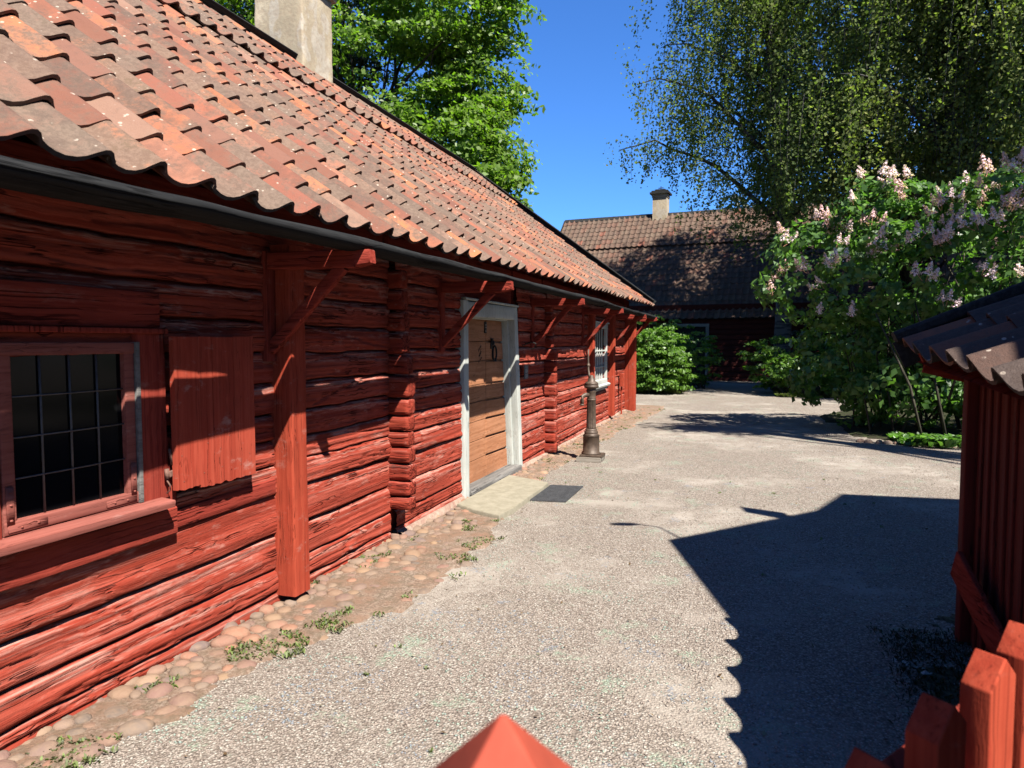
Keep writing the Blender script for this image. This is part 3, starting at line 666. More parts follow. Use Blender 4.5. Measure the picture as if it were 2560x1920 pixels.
beam(hg, (-2.67, 2.748, 1.02), (-2.67, 2.735, 1.10), .006, .014, (1, 0, 0), .002, 1)
tube(hg, [(-2.672, 2.712, .955), (-2.655, 2.718, .925), (-2.66, 2.722, .90), (-2.672, 2.712, .885)], .004, 6)
for (yy_, zz_) in ((2.78, 1.06), (2.79, .93), (2.93, .95), (3.05, 1.06), (3.06, .96), (3.2, .95), (3.28, 1.0), (3.12, 1.12), (2.96, 1.1)): dome(hg, -2.6385, yy_, zz_, .003, .003, .002, 0, 2, .5, 6, 3)
hg.build('hinge', M['rust'], sho, smooth=True)

# ---- door
df = MB()
beam(df, (-2.77, 6.665, -.03), (-2.77, 6.635, 2.04), .15, .125, (0, 1, 0), .008, 14, .002, 11)
beam(df, (-2.77, 8.49, -.03), (-2.77, 8.235, 2.04), .15, .125, (0, 1, 0), .008, 14, .002, 12)
beam(df, (-2.773, 6.62, 1.955), (-2.773, 8.30, 1.965), .15, .155, (0, 0, 1), .008, 10, .002, 13)
box(df, -2.80, -2.675, 6.60, 8.31, 2.045, 2.068, .004)
dr = df.build('door', M['white'], house)
rv = MB(); beam(rv, (-2.86, 8.41, .05), (-2.86, 8.18, 1.9), .17, .05, (0, 1, 0), .004, 6, .001, 15); beam(rv, (-2.86, 6.75, .05), (-2.86, 6.75, 1.9), .17, .05, (0, 1, 0), .004, 6, .001, 15)
beam(rv, (-2.86, 6.74, 1.885), (-2.86, 8.2, 1.885), .17, .03, (0, 0, 1), .004, 6, .001, 15); rv.build('door_jamb', M['white'], dr)
# leaf: two columns of slightly sloping boards
lf = MB(); zrow = [.06, .31, .52, .735, .95, 1.14, 1.40, 1.62, 1.88]
for c_, (a_, b_) in enumerate(((6.72, 7.62), (7.62, 8.42))):
    for r_ in range(8):
        z0, z1 = zrow[r_], zrow[r_ + 1]; dz = -.015 if c_ else .01
        if c_: z0 += .02 * (r_ > 0)
        y0_, y1_ = a_ + .006, b_ - .006
        V = []
        e = .005
        for (yy_, zz_, xx_) in ((y0_, z0 + .003, -2.860), (y1_, z0 + .003 + dz, -2.860), (y1_, z1 - .003 + dz, -2.860), (y0_, z1 - .003, -2.860), (y0_ + e, z0 + e, -2.852), (y1_ - e, z0 + e + dz, -2.852), (y1_ - e, z1 - e + dz, -2.852), (y0_ + e, z1 - e, -2.852)): V.append((xx_ + .002 * rnd.random(), yy_, zz_))
        lf.add(V, [[4, 5, 6, 7], [0, 1, 5, 4], [1, 2, 6, 5], [2, 3, 7, 6], [3, 0, 4, 7]], rnd.random())
lf.add([(-2.874, 6.7, .0), (-2.874, 8.5, .0), (-2.874, 8.5, 1.95), (-2.874, 6.7, 1.95)], [[0, 1, 2, 3]])
leaf = lf.build('door_leaf', M['door'], dr)
hd = MB(); th = np.linspace(0, 2 * math.pi, 20)
ring = [(-2.83 + .01 * math.sin(t), 7.86 + .038 * math.sin(t), 1.49 + .085 * math.cos(t)) for t in th]; tube(hd, ring, .011, 6)
for dz in (.11, .13): lathe(hd, -2.845, 7.83, [(.02, 1.47 + dz), (.028, 1.49 + dz), (.015, 1.51 + dz)], 10)
beam(hd, (-2.846, 7.80, 1.66), (-2.846, 7.79, 1.54), .012, .05, (0, 1, 0), .003, 3, .003, 4); tube(hd, [(-2.84, 7.80, 1.62), (-2.82, 7.78, 1.66), (-2.825, 7.75, 1.63)], .007, 6); dome(hd, -2.83, 7.87, 1.40, .02, .02, .02, 0, 3, .5)
hd.build('door_handle', M['black_iron'], leaf, smooth=True)
kp = MB(); beam(kp, (-2.848, 7.60, 1.72), (-2.848, 7.60, 1.85), .008, .07, (0, 1, 0), .002, 1); kpo = kp.build('door_plate', M['black_iron'], leaf)
kp = MB()
for z_ in (1.745, 1.785, 1.815): beam(kp, (-2.8430, 7.585, z_), (-2.8430, 7.62, z_), .003, .008, (0, 0, 1), .001, 1)
M['pale'] = plain('pale_lettering', (.6, .6, .58), .6, .05, 5, 0)
kp.build('plate_marks', M['pale'], leaf)
esc = MB()
for k_ in range(9):
    t0 = k_ * .7; pts_ = [(-2.848, 7.43 + .012 * math.sin(t0) + .03 * (k_ % 3 - 1) + .012 * math.cos(q), 1.42 + .021 * k_ - .02 + .012 * math.sin(q)) for q in np.linspace(0, 5, 8)]; tube(esc, pts_, .003, 4)
esc.build('keyhole_scrolls', M['black_iron'], leaf)
th_ = MB(); beam(th_, (-2.77, 6.73, .022), (-2.77, 8.42, .022), .19, .12, (0, 0, 1), .015, 20, .006, 21); th_.build('threshold', M['greywood'], dr)

# ---- far window
w2 = MB(); quadframe(w2, 12.86, 14.12, .80, 1.98, .10, -2.76, -2.68, .004, .001); box(w2, -2.80, -2.655, 12.82, 14.18, 1.98, 2.005, .003)
w2o = w2.build('window', M['white'], house)
si = MB(); beam(si, (-2.70, 12.82, .79), (-2.70, 14.2, .79), .14, .05, (.3, 0, 1), .005, 3); beam(si, (-2.71, 12.84, .73), (-2.71, 14.17, .73), .04, .08, (0, 0, 1), .005, 3); si.build('sill', M['white'], w2o)
gl = MB(); gl.add([(-2.735, 12.9, .85), (-2.735, 14.1, .85), (-2.735, 14.1, 1.95), (-2.735, 12.9, 1.95)], [[0, 1, 2, 3]]); gl.build('pane', M['glass'], w2o)
mn = MB()
for yv_ in (13.27, 13.49, 13.71): box(mn, -2.732, -2.71, yv_ - .014, yv_ + .014, .9, 1.88, .003)
for zv_ in (1.14, 1.45): box(mn, -2.733, -2.708, 12.95, 14.03, zv_ - .013, zv_ + .013, .003)
mn.build('muntins', M['white'], w2o)
cu = MB(); yv = np.linspace(12.96, 14.02, 90); zv = np.linspace(.9, 1.40, 3)
Vc = np.stack([np.stack([-2.742 + .006 * np.sin(yv * 70), yv, np.full(90, z_)], -1) for z_ in zv]).reshape(-1, 3)
for q in range(len(Vc)): Vc[q, 0] = -2.7345 + .0010 * math.sin(Vc[q, 1] * 70)
cu.add(Vc, grid_faces(90, 3)); cu.build('curtain', M['curtain'], w2o)

# ---- sign on the wall beside the door
M['signgrey'] = plain('sign_grey', (.12, .125, .13), .5, .1, 5, 0)
sg = MB(); beam(sg, (-2.672, 8.60, 1.155), (-2.672, 8.60, 1.335), .012, .15, (0, 1, 0), .003, 1); sgo = sg.build('information_sign', M['signgrey'])
tag(sgo, 'small grey sign with white lines of text on the log wall right of the door', 'sign')
sg = MB(); z_ = 1.318
for i in range(9):
    if i in (2, 6): z_ -= .012
    L_ = rnd.uniform(.06, .11); x_ = 8.545
    while x_ < 8.545 + L_:
        w_ = rnd.uniform(.008, .02); beam(sg, (-2.6645, x_, z_), (-2.6645, x_ + w_, z_), .002, .0055, (0, 0, 1), .0005, 1); x_ += w_ + .004
    z_ -= .0145
sg.build('lettering', M['pale'], sgo)
# wall lamp-like iron hook right of door top
hk = MB(); tube(hk, [(-2.74, 8.78, 1.60), (-2.66, 8.78, 1.62), (-2.60, 8.79, 1.60), (-2.61, 8.80, 1.55), (-2.66, 8.80, 1.53)], .008, 6); tube(hk, [(-2.72, 8.6, 1.58), (-2.70, 9.4, 1.66)], .007, 5)
hk.build('iron_hook', M['black_iron'], house)

# ---------------------------------------------------------------- step stone and grate
sb = MB(); 
def slab_poly(mb, pts, z0, z1, b=.012):
    P_ = np.array(pts, float); c_ = P_.mean(0); n = len(P_); rings = [(1., z0), (1., z1 - b), (.985, z1)]
    V = np.concatenate([np.column_stack([c_ + (P_ - c_) * s_, np.full(n, z_)]) for s_, z_ in rings]); mb.add(V, grid_faces(n, 3, True)); mb.F.append(np.array([list(range(n))]) + mb.n - n)
slab_poly(sb, [(-2.42, 6.14), (-2.12, 6.0), (-2.08, 6.3), (-2.09, 6.8), (-2.08, 7.3), (-2.10, 7.60), (-2.3, 7.72), (-2.47, 7.80), (-2.66, 7.9), (-2.66, 6.3)], -.05, .052)
tag(sb.build('step_stone', M['slab']), 'flat pale stone slab lying as a step before the wooden door', 'step')
M['grate'] = plain('galvanised_grate', (.09, .09, .095), .6, .3, 20, .001, .2)
gt_ = MB()
for i in range(24): beam(gt_, (-2.08 + i * .0155, 6.85 + .002 * i, .014), (-2.08 + i * .0155, 7.64 + .002 * i, .014), .003, .014, (0, 0, 1), .001, 1)
for i in range(27): beam(gt_, (-2.085, 6.85 + i * .0305, .012), (-1.72, 6.89 + i * .0305, .012), .003, .012, (0, 0, 1), .001, 1)
tag(gt_.build('foot_grate', M['grate']), 'dark metal foot scraper grate on the gravel beside the stone step', 'grate')

# ---------------------------------------------------------------- water pump
PX, PY = -2.02, 9.50
pump = empty('water_pump', 'brown cast iron hand water pump with fluted column standing by the log wall', 'pump')
pb = MB(); box(pb, PX - .165, PX + .165, PY - .17, PY + .17, .0, .062, .006, amp=.003, seed=3); pb.build('base_slab', M['greywood2'], pump)
pb = MB(); box(pb, PX - .13, PX + .17, PY - .14, PY + .15, .062, .095, .006); pb.build('plinth_plate', M['iron'], pump)
pb = MB()
lathe(pb, PX, PY, [(.135, .095), (.135, .11), (.115, .13), (.113, .34), (.125, .35)], 8)
lathe(pb, PX, PY, [(.105, .35), (.105, .36), (.09, .37), (.094, .385), (.094, .40), (.078, .415), (.082, .43), (.070, .445)], 24)
lathe(pb, PX, PY, [(.066, .445), (.066, .46), (.060, .82), (.066, .835), (.066, .85)], 96, flute=(.455, .825, 16, .16))
lathe(pb, PX, PY, [(.062, .85), (.058, .86), (.060, .93), (.070, .95), (.070, .965), (.063, .975), (.066, .99), (.098, 1.0), (.100, 1.03), (.085, 1.04), (.098, 1.05), (.080, 1.075), (.052, 1.09), (.050, 1.12), (.03, 1.14), (.032, 1.155), (.02, 1.17)], 28)
pb.build('column', M['iron'], pump, smooth=True)
sp = MB(); tube(sp, [(PX - .03, PY - .04, .905), (PX - .07, PY - .075, .905), (PX - .095, PY - .10, .885), (PX - .105, PY - .11, .83), (PX - .105, PY - .11, .775)], [.032, .032, .030, .027, .026], 12)
lathe(sp, PX - .105, PY - .11, [(.026, .785), (.032, .78), (.032, .765), (.024, .762)], 12); sp.build('spout', M['iron'], pump, smooth=True)
hn = MB(); tube(hn, [(PX - .03, PY + .03, 1.12), (PX - .045, PY + .05, 1.18), (PX - .06, PY + .07, 1.25), (PX - .065, PY + .08, 1.42), (PX - .06, PY + .075, 1.52)], [.02, .016, .015, .012, .011], 8)
dome(hn, PX - .062, PY + .077, 1.30, .026, .026, .03, 0, 2, .5); hn.build('handle', M['iron'], pump, smooth=True)

# ---------------------------------------------------------------- far house
fh = empty('far_farmhouse', 'farmhouse with old brown tile roof across the far end of the yard', 'house')
DIR = np.array([.9968, -.080, 0]); NRM = np.array([-.080, -.9968, 0]); O_ = np.array([-1.7, 31.05, 0.])
XL, XR = -7.9, 17.0
def fp(a, d, z): return O_ + DIR * a + NRM * d + np.array([0, 0, z])
fw = MB(); fw.add([fp(XL + .3, 0, -.1), fp(-1.45, 0, -.1), fp(-1.45, 0, 2.35), fp(XL + .3, 0, 2.35), fp(XL + .3, 0, 3.2), fp(XR, 0, 3.2), fp(XR, 0, 2.35), fp(.1, 0, 2.35), fp(.1, 0, -.1), fp(XR, 0, -.1), fp(-1.45, 0, 3.2)],
    [[0, 1, 2, 3], [3, 2, 7, 6, 5, 4], [8, 9, 6, 7]])
for i in range(13):
    z_ = .05 + i * .22; 
    for a0, a1 in ((XL + .3, -1.45), (.1, XR)):
        if z_ < 2.3: beam(fw, fp(a0, .02, z_), fp(a1, .02, z_), .07, .20, (0, 0, 1), .03, 20, .006, i)
        elif a0 < 0: beam(fw, fp(XL + .3, .02, z_), fp(XR, .02, z_), .07, .20, (0, 0, 1), .03, 20, .006, i)
for a_ in (XL + .3, XR): fw.add([fp(a_, 0, -.1), fp(a_, 0, 3.2), fp(a_, -4.9, 7.3), fp(a_, -9.8, 3.2), fp(a_, -9.8, -.1)], [[0, 1, 2, 3, 4]])
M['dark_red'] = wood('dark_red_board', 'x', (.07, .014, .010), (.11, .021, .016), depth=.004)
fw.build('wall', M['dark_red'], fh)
fdr = MB(); beam(fdr, fp(-1.42, .08, 0), fp(-1.42, .08, 2.3), .10, .08, (0, 1, 0), .005, 4); beam(fdr, fp(.05, .08, 0), fp(.05, .08, 2.3), .13, .08, (0, 1, 0), .005, 4); beam(fdr, fp(-1.5, .08, 2.33), fp(.12, .08, 2.33), .08, .12, (0, 0, 1), .005, 4)
M['dimwhite'] = plain('old_white_paint', (.30, .30, .28), .8, .2, 10, .002)
fdo = fdr.build('doorway', M['dimwhite'], fh)
dl = MB(); dl.add([fp(-1.45, -.12, -.1), fp(.1, -.12, -.1), fp(.1, -.12, 2.35), fp(-1.45, -.12, 2.35)], [[0, 1, 2, 3]]); 
for i in range(9): beam(dl, fp(-1.36 + i * .165, -.09, 0), fp(-1.36 + i * .165, -.09, 2.3), .155, .03, (0, 1, 0), .005, 2)
dl.build('door_leaf', M['tarb'], fdo)
def fmap(raise_):
    def f(u, v, w):
        u = np.asarray(u, float); v = np.asarray(v, float) + 0 * u; w = w + raise_ + .02 * vn(u * .5, v * .6, 99)
        d = .35 - v * .7071; z = 2.60 + v * .7071
        return O_ + DIR * (XL + u)[..., None] + NRM * (d - 0 + w * .7071)[..., None] + np.array([0, 0, 1.]) * (z + w * .7071)[..., None]
    return f
ft = MB(); tile_field(ft, 94, 14, .265, .36, fmap(0), 15, nu=6); tile_field(ft, 94, 7, .265, .345, lambda u, v, w: fmap(.08)(u, v + 4.95, w), 16, nu=6)
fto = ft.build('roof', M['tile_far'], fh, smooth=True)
try: fto.data.set_sharp_from_angle(angle=R(50))
except Exception: pass
fr = MB(); fr.add([fp(XL, .3, 2.57), fp(XR, .3, 2.57), fp(XR, -4.9, 7.72), fp(XL, -4.9, 7.72), fp(XL, -10.1, 2.57), fp(XR, -10.1, 2.57)], [[0, 1, 2, 3], [3, 2, 5, 4]]); fr.build('roof_boarding', M['tarb'], fto)
frb = MB(); beam(frb, fp(XL - .05, -4.82, 7.90), fp(XR, -4.82, 7.90), .03, .2, (0, .5, .8), .004, 30, .008, 2); beam(frb, fp(XL - .05, -4.98, 7.9), fp(XR, -4.98, 7.9), .03, .2, (0, -.5, .8), .004, 30, .006, 2)
beam(frb, fp(XL - .06, .35, 2.62), fp(XL - .06, -4.9, 7.87), .04, .2, (0, 0, 1), .004, 6); frb.build('ridge_board', M['tarb'], fto)
fc = MB(); ca = 5.12 - 7.9 + XL + 7.9  # along
def fbox(mb, a0, a1, d0, d1, z0, z1):
    V = [fp(a, d, z) for z in (z0, z1) for (a, d) in ((a0, d0), (a1, d0), (a1, d1), (a0, d1))]; mb.add(V, [[0, 1, 5, 4], [1, 2, 6, 5], [2, 3, 7, 6], [3, 0, 4, 7], [4, 5, 6, 7], [3, 2, 1, 0]])
CA = -3.30
fbox(fc, CA, CA + .70, -4.55, -5.15, 7.0, 8.85); fbox(fc, CA - .03, CA + .73, -4.52, -5.18, 8.72, 8.88)
fco = fc.build('chimney', M['render'], fh)
fk = MB(); fbox(fk, CA - .12, CA + .82, -4.42, -5.28, 8.88, 8.97); fbox(fk, CA - .05, CA + .75, -4.5, -5.2, 8.97, 9.05); fbox(fk, CA + .1, CA + .6, -4.6, -5.1, 9.05, 9.12)
tube(fk, [fp(CA + .35, -4.85, 9.12), fp(CA + .35, -4.85, 9.30)], .02, 6); tube(fk, [fp(CA + .22, -4.85, 9.22), fp(CA + .48, -4.85, 9.22)], .02, 6)
fk.build('chimney_cap', M['tarb'], fco)

# ---------------------------------------------------------------- shed at the right
shed = empty('tiled_shed', 'small dark red board shed with low pantile roof at the right edge', 'shed')
SE, SY0, SY1 = .85, 1.95, 4.52
st_ = math.radians(24)
def smap(u, v, w):
    u = np.asarray(u, float); v = np.asarray(v, float) + 0 * u; y = SY0 + u; z0 = np.interp(y, [1.9, 2.9, 4.55], [1.43, 1.475, 1.575])
    return np.stack([SE + v * math.cos(st_) - w * math.sin(st_), y + 0 * v, z0 + v * math.sin(st_) + w * math.cos(st_)], -1)
sr = MB(); tile_field(sr, 8, 5, .315, .34, smap, 31, jit=1.2, tilt=.03, thick=.016)
sro = sr.build('roof', M['tile_shed'], shed, smooth=True)
try: sro.data.set_sharp_from_angle(angle=R(50))
except Exception: pass
rb_ = MB(); A = smap(np.array([0., 2.55]), 0.03, -.05); B = smap(np.array([0., 2.55]), 1.75, -.05); rb_.add([A[0], A[1], B[1], B[0]], [[0, 1, 2, 3]]); C_ = [p - np.array([0, 0, .03]) for p in (A[0], A[1], B[1], B[0])]; rb_.add(C_, [[3, 2, 1, 0]])
rb_.build('roof_boarding', M['red_x'], sro)
vb = MB(); p0 = smap(np.array([2.62]), -.03, .0)[0]; p1 = smap(np.array([2.62]), 1.8, .0)[0]; beam(vb, p0 + [-.03, 0, .085], p1 + [0, 0, .085], .11, .06, (0, 0, 1), .015, 8, .004, 5); beam(vb, p0 + [0, .03, -.02], p1 + [0, .03, .02], .025, .16, (0, 0, 1), .005, 4)
vb.build('verge_board', M['tarb'], sro)
M['shed_red'] = wood('shed_red', 'z', (.14, .020, .014), (.20, .028, .020), depth=.002, crackw=.01)
sw = MB(); i = 0; y_ = 2.0
while y_ < 4.30:
    w_ = rnd.uniform(.11, .15); beam(sw, (1.165 + .008 * rnd.random(), y_ + w_ / 2, .02), (1.165, y_ + w_ / 2, 1.62), .025, w_ - .006, (0, 1, 0), .004, 6, .001, i); 
    beam(sw, (1.152, y_ + w_, .02), (1.152, y_ + w_, 1.60), .022, .035, (0, 1, 0), .004, 6, .001, i); y_ += w_; i += 1
x_ = 1.19
while x_ < 2.3:
    w_ = rnd.uniform(.11, .15); beam(sw, (x_ + w_ / 2, 4.33, .02), (x_ + w_ / 2, 4.33, 1.60), w_ - .006, .025, (0, 1, 0), .004, 4, .001, i); beam(sw, (x_ + w_ / 2, 2.0, .02), (x_ + w_ / 2, 2.0, 1.60), w_ - .003, .025, (0, 1, 0), .004, 4, .001, i); x_ += w_
sw.build('board_wall', M['shed_red'], shed)
sc = MB(); beam(sc, (1.13, 4.34, .0), (1.13, 4.34, 1.50), .06, .09, (0, 1, 0), .006, 6, .001, 3); sc.build('corner_post', M['shed_red'], shed)
rf = MB(); 
for y_ in (2.2, 3.3, 4.40): beam(rf, (.90, y_, 1.46 + .03 * (y_ - 2.2)), (2.3, y_, 2.08 + .03 * (y_ - 2.2)), .05, .08, (0, 0, 1), .006, 3)
beam(rf, (1.12, 2.0, 1.53), (1.12, 4.45, 1.60), .05, .09, (0, 0, 1), .006, 6); beam(rf, (.93, 4.44, 1.52), (1.25, 4.44, 1.44), .03, .14, (0, 0, 1), .006, 3)
rf.build('rafters', M['red_x'], shed)
bb = MB(); beam(bb, (1.04, 4.15, .48), (1.16, 3.2, .02), .03, .16, (0, 0, 1), .006, 4); bb.build('diagonal_board', M['red_y'], shed)
# rear half of the shed roof and back wall
rr_ = MB(); T0 = smap(np.array([0., 2.55]), 1.75, .0); rr_.add([T0[0], T0[1], T0[1] + [1.3, 0, -.7], T0[0] + [1.3, 0, -.7]], [[0, 1, 2, 3]]); rr_.build('rear_slope', M['tile_shed'], sro)

# ---------------------------------------------------------------- fence in the foreground
def picket(mb, x, y, ztop, w=.068, t=.045, ang=0., z0=.1, slope=.05):
    ca, sa = math.cos(ang), math.sin(ang); e = np.array([ca, sa, 0]); nn_ = np.array([sa, -ca, 0])   # e: along the row, nn_: outward (sun side)
    c_ = np.array([x, y, 0]); V = []
    prof = [(-w / 2, z0), (w / 2, z0), (w / 2, ztop - .035), (w * .05, ztop), (-w / 2, ztop - slope)]
    for s_ in (-t / 2, t / 2):
        for a_, z_ in prof: V.append(c_ + e * a_ + nn_ * s_ + np.array([0, 0, z_]))
    n = len(prof); F = [list(range(n))[::-1], list(range(n, 2 * n))] + [[i, (i + 1) % n, (i + 1) % n + n, i + n] for i in range(n)]
    mb.add(V, F)
fence = empty('picket_fence', 'red painted picket fence in the bottom right corner', 'fence')
FA = R(47)
fpos = [(-.02, .80, 1.06), (.124, .99, 1.10), (.240, 1.165, 1.11), (.352, 1.33, 1.125), (.444, 1.475, 1.13), (.55, 1.62, 1.13), (.65, 1.77, 1.13)]
for i, (x_, y_, z_) in enumerate(fpos[1:]):
    pk = MB(); picket(pk, x_ + .036, y_ + .011, z_ - .020, .074, .050, FA); o = pk.build('picket', M['post'], fence)
    bv = o.modifiers.new('bevel', 'BEVEL'); bv.width = .003; bv.segments = 2
rl = MB(); 
for z_ in (.45, .92): beam(rl, (.02, .94, z_ - .02), (.80, 2.03, z_ + .02), .035, .07, (0, 0, 1), .006, 4)
rl.build('rail', M['red_y'], fence)
gp = MB(); gx, gy_ = -.158, .455; w_ = .071
V = []; 
for (s_, z_) in ((1., .0), (1., 1.264), (.98, 1.268), (.03, 1.360)):
    for (a_, b_) in ((-1, -1), (1, -1), (1, 1), (-1, 1)):
        q = R(20); px_, py_ = a_ * w_ * s_, b_ * w_ * s_; V.append((gx + px_ * math.cos(q) - py_ * math.sin(q), gy_ + px_ * math.sin(q) + py_ * math.cos(q), z_))
gp.add(V, np.concatenate([grid_faces(4, 4, True)])); gp.F.append(np.array([[12, 13, 14, 15]]))
M['smooth_red'] = plain('smooth_red_paint', (.46, .085, .05), .8, .15, 12, .001, 0, .1)
gpo = gp.build('gate_post', M['smooth_red']); tag(gpo, 'blurred red gate post with pyramid top at the bottom centre edge', 'gate post')
bv = gpo.modifiers.new('bevel', 'BEVEL'); bv.width = .004; bv.segments = 2
# out of view: added board shading two pickets, neighbour house shading the yard
shade_board = MB(); beam(shade_board, (.56, .705, 0), (.56, .705, 2.05), .50, .12, (.7, -.6, 0), .01, 4); slab_poly(shade_board, [(.3, .5), (.62, .42), (.75, .82), (.42, .9)], 2.05, 2.12)
tag(shade_board.build('picket_shade_board', M['post']), 'added upright board right of the camera, out of view, shading two pickets', 'shade board')
nh = empty('neighbour_house', 'tall red house behind the shed out of view on the right, casting the yard shade', 'house')
A_ = np.array([1.72, 3.88, 4.03]); ev = np.array([.31, -.95, 0]); er = np.array([.95, .31, 0])
ne_ = [A_, A_ + er * 2.27 + [0, 0, 1.60], A_ + er * 3.32 + [0, 0, 2.77], A_ + er * 6.2 + [0, 0, 1.65], A_ + er * 7.5 + [0, 0, 0.1]]
nr = MB(); V = []
for p in ne_: V += [p, p + ev * 9., p + [0, 0, -.12], p + ev * 9. + [0, 0, -.12]]
F = []
for i in range(4):
    a0 = i * 4; F += [[a0, a0 + 4, a0 + 5, a0 + 1], [a0 + 2, a0 + 3, a0 + 7, a0 + 6], [a0, a0 + 2, a0 + 6, a0 + 4]]
F += [[0, 1, 3, 2], [16, 18, 19, 17]]; nr.add(V, F); nr.build('roof', M['tile'], nh)
nw = MB(); q0 = A_ + er * .45 + ev * .35; w0 = [q0 * [1, 1, 0], q0 + [0, 0, .15], ne_[2] + ev * .35 + [0, 0, -.3], (A_ + er * 7.1 + ev * .35) + [0, 0, .1], (A_ + er * 7.1 + ev * .35) * [1, 1, 0]]
w1 = [p + ev * 8.3 for p in w0]; nw.add(w0 + w1, [[0, 1, 2, 3, 4], [9, 8, 7, 6, 5], [0, 5, 6, 1], [3, 8, 9, 4]]); nw.build('wall', M['red_z'], nh)
# hatch and lamp whose shadows fall on the gravel
def sc_pt(gx_, gy__, k): return np.array([gx_ + .69 * k, gy__ - .59 * k, 1.26 * k])
hp = MB(); q = [sc_pt(.08, 7.18, 3.9), sc_pt(.13, 6.95, 3.9), sc_pt(.58, 6.72, 3.9), sc_pt(.47, 7.05, 3.9)]
hp.add(q + [p + np.array([.03, -.02, .02]) for p in q], [[0, 1, 2, 3], [7, 6, 5, 4], [0, 4, 5, 1], [1, 5, 6, 2], [2, 6, 7, 3], [3, 7, 4, 0]]); hp.build('hatch_door', M['red_z'], nh)
lp = MB(); q0, q1 = sc_pt(-1.02, 6.12, 3.3), sc_pt(-.80, 6.19, 3.3); tube(lp, [q0, (q0 + q1) / 2, q1], [.03, .05, .03], 8); tube(lp, [q1, sc_pt(-.60, 6.15, 3.3), sc_pt(-.36, 5.80, 3.3)], .012, 5); lp.build('lamp_arm', M['black_iron'], nh)

# ---------------------------------------------------------------- vegetation
def leafquads(C, size, nrm, jit=1., tint=None, aspect=.62, fold=.18):
    n = len(C); N = nrm + jit * RS.randn(n, 3) * .6; N /= np.linalg.norm(N, axis=1)[:, None] + 1e-9
    T = RS.randn(n, 3); T -= (T * N).sum(1)[:, None] * N; T /= np.linalg.norm(T, axis=1)[:, None] + 1e-9; B = np.cross(N, T)
    s = (size * (.65 + .7 * RS.rand(n)))[:, None] if not hasattr(size, '__len__') else size[:, None]
    V = np.stack([C - T * s * .5, C + B * s * aspect * .5 - T * s * .05 - N * s * fold * .4, C + T * s * .55, C - B * s * aspect * .5 - T * s * .05 - N * s * fold * .4], 1)
    F = np.arange(n * 4).reshape(n, 4)
    return V.reshape(-1, 3), F, np.repeat(tint if tint is not None else RS.rand(n), 4)
def crown(name, mat, parent, centres, radii, nclump, nleaf, size, clump_r, seed, zmin=-1e9, cut=None, hollow=.55, jit=1., orient=False):
    rs = np.random.RandomState(seed); mb = MB(); CC = []
    for (c_, r_) , k_ in zip(zip(centres, radii), nclump):
        c_ = np.array(c_, float); r_ = np.array(r_, float)
        d = rs.randn(k_, 3); d /= np.linalg.norm(d, axis=1)[:, None]
        f = hollow + (1 - hollow) * rs.rand(k_) ** .5; bump_ = 1 + .22 * vn(d[:, 0] * 2.2 + seed, d[:, 1] * 2.2 + d[:, 2] * 3, seed)
        p = c_ + d * (f * bump_)[:, None] * r_; CC.append(np.concatenate([p, d], 1))
    CC = np.concatenate(CC)
    CC = CC[CC[:, 2] > zmin]
    if cut is not None: CC = CC[cut(CC)]
    m_ = len(CC); cr_ = clump_r * (.6 + .8 * rs.rand(m_))
    P_ = np.repeat(CC[:, :3], nleaf, 0); D_ = np.repeat(CC[:, 3:], nleaf, 0); K_ = np.repeat(cr_, nleaf)
    q = rs.randn(len(P_), 3); q /= np.linalg.norm(q, axis=1)[:, None]; q[:, 2] = np.abs(q[:, 2]) * .55 - .12 * rs.rand(len(q))
    if orient:
        q = rs.randn(len(P_), 3); q /= np.linalg.norm(q, axis=1)[:, None]; hh_ = D_ + np.array([0, -.15, .45]); q *= np.sign((q * hh_).sum(1))[:, None]
    L = P_ + q * K_[:, None] * (.55 + .45 * rs.rand(len(P_)))[:, None] * [1, 1, .8]
    ct = np.repeat(rs.rand(m_), nleaf); tint = np.clip(.35 * ct + .65 * rs.rand(len(P_)), 0, 1)
    nb = D_ * .35 + q * .5 + np.array([0, 0, .55])
    if orient: nb = q * .6 + D_ * .5 + np.array([0, 0, .15])
    V, F, t = leafquads(L, size, nb, jit, tint)
    mb.add(V, F, t); return mb.build(name, mat, parent), CC
def limbs(mb, base, targets, r0, seed, bendz=.3, n=7):
    rs = random.Random(seed); b = np.array(base, float)
    for t_ in targets:
        t_ = np.array(t_, float); m1 = b + (t_ - b) * .5 + np.array([rs.uniform(-.3, .3), rs.uniform(-.3, .3), bendz]) * np.linalg.norm(t_ - b) * .25
        s = np.linspace(0, 1, n)[:, None]; P_ = (1 - s) ** 2 * b + 2 * s * (1 - s) * m1 + s * s * t_; tube(mb, P_, r0 * (1 - .85 * s[:, 0]), 6)

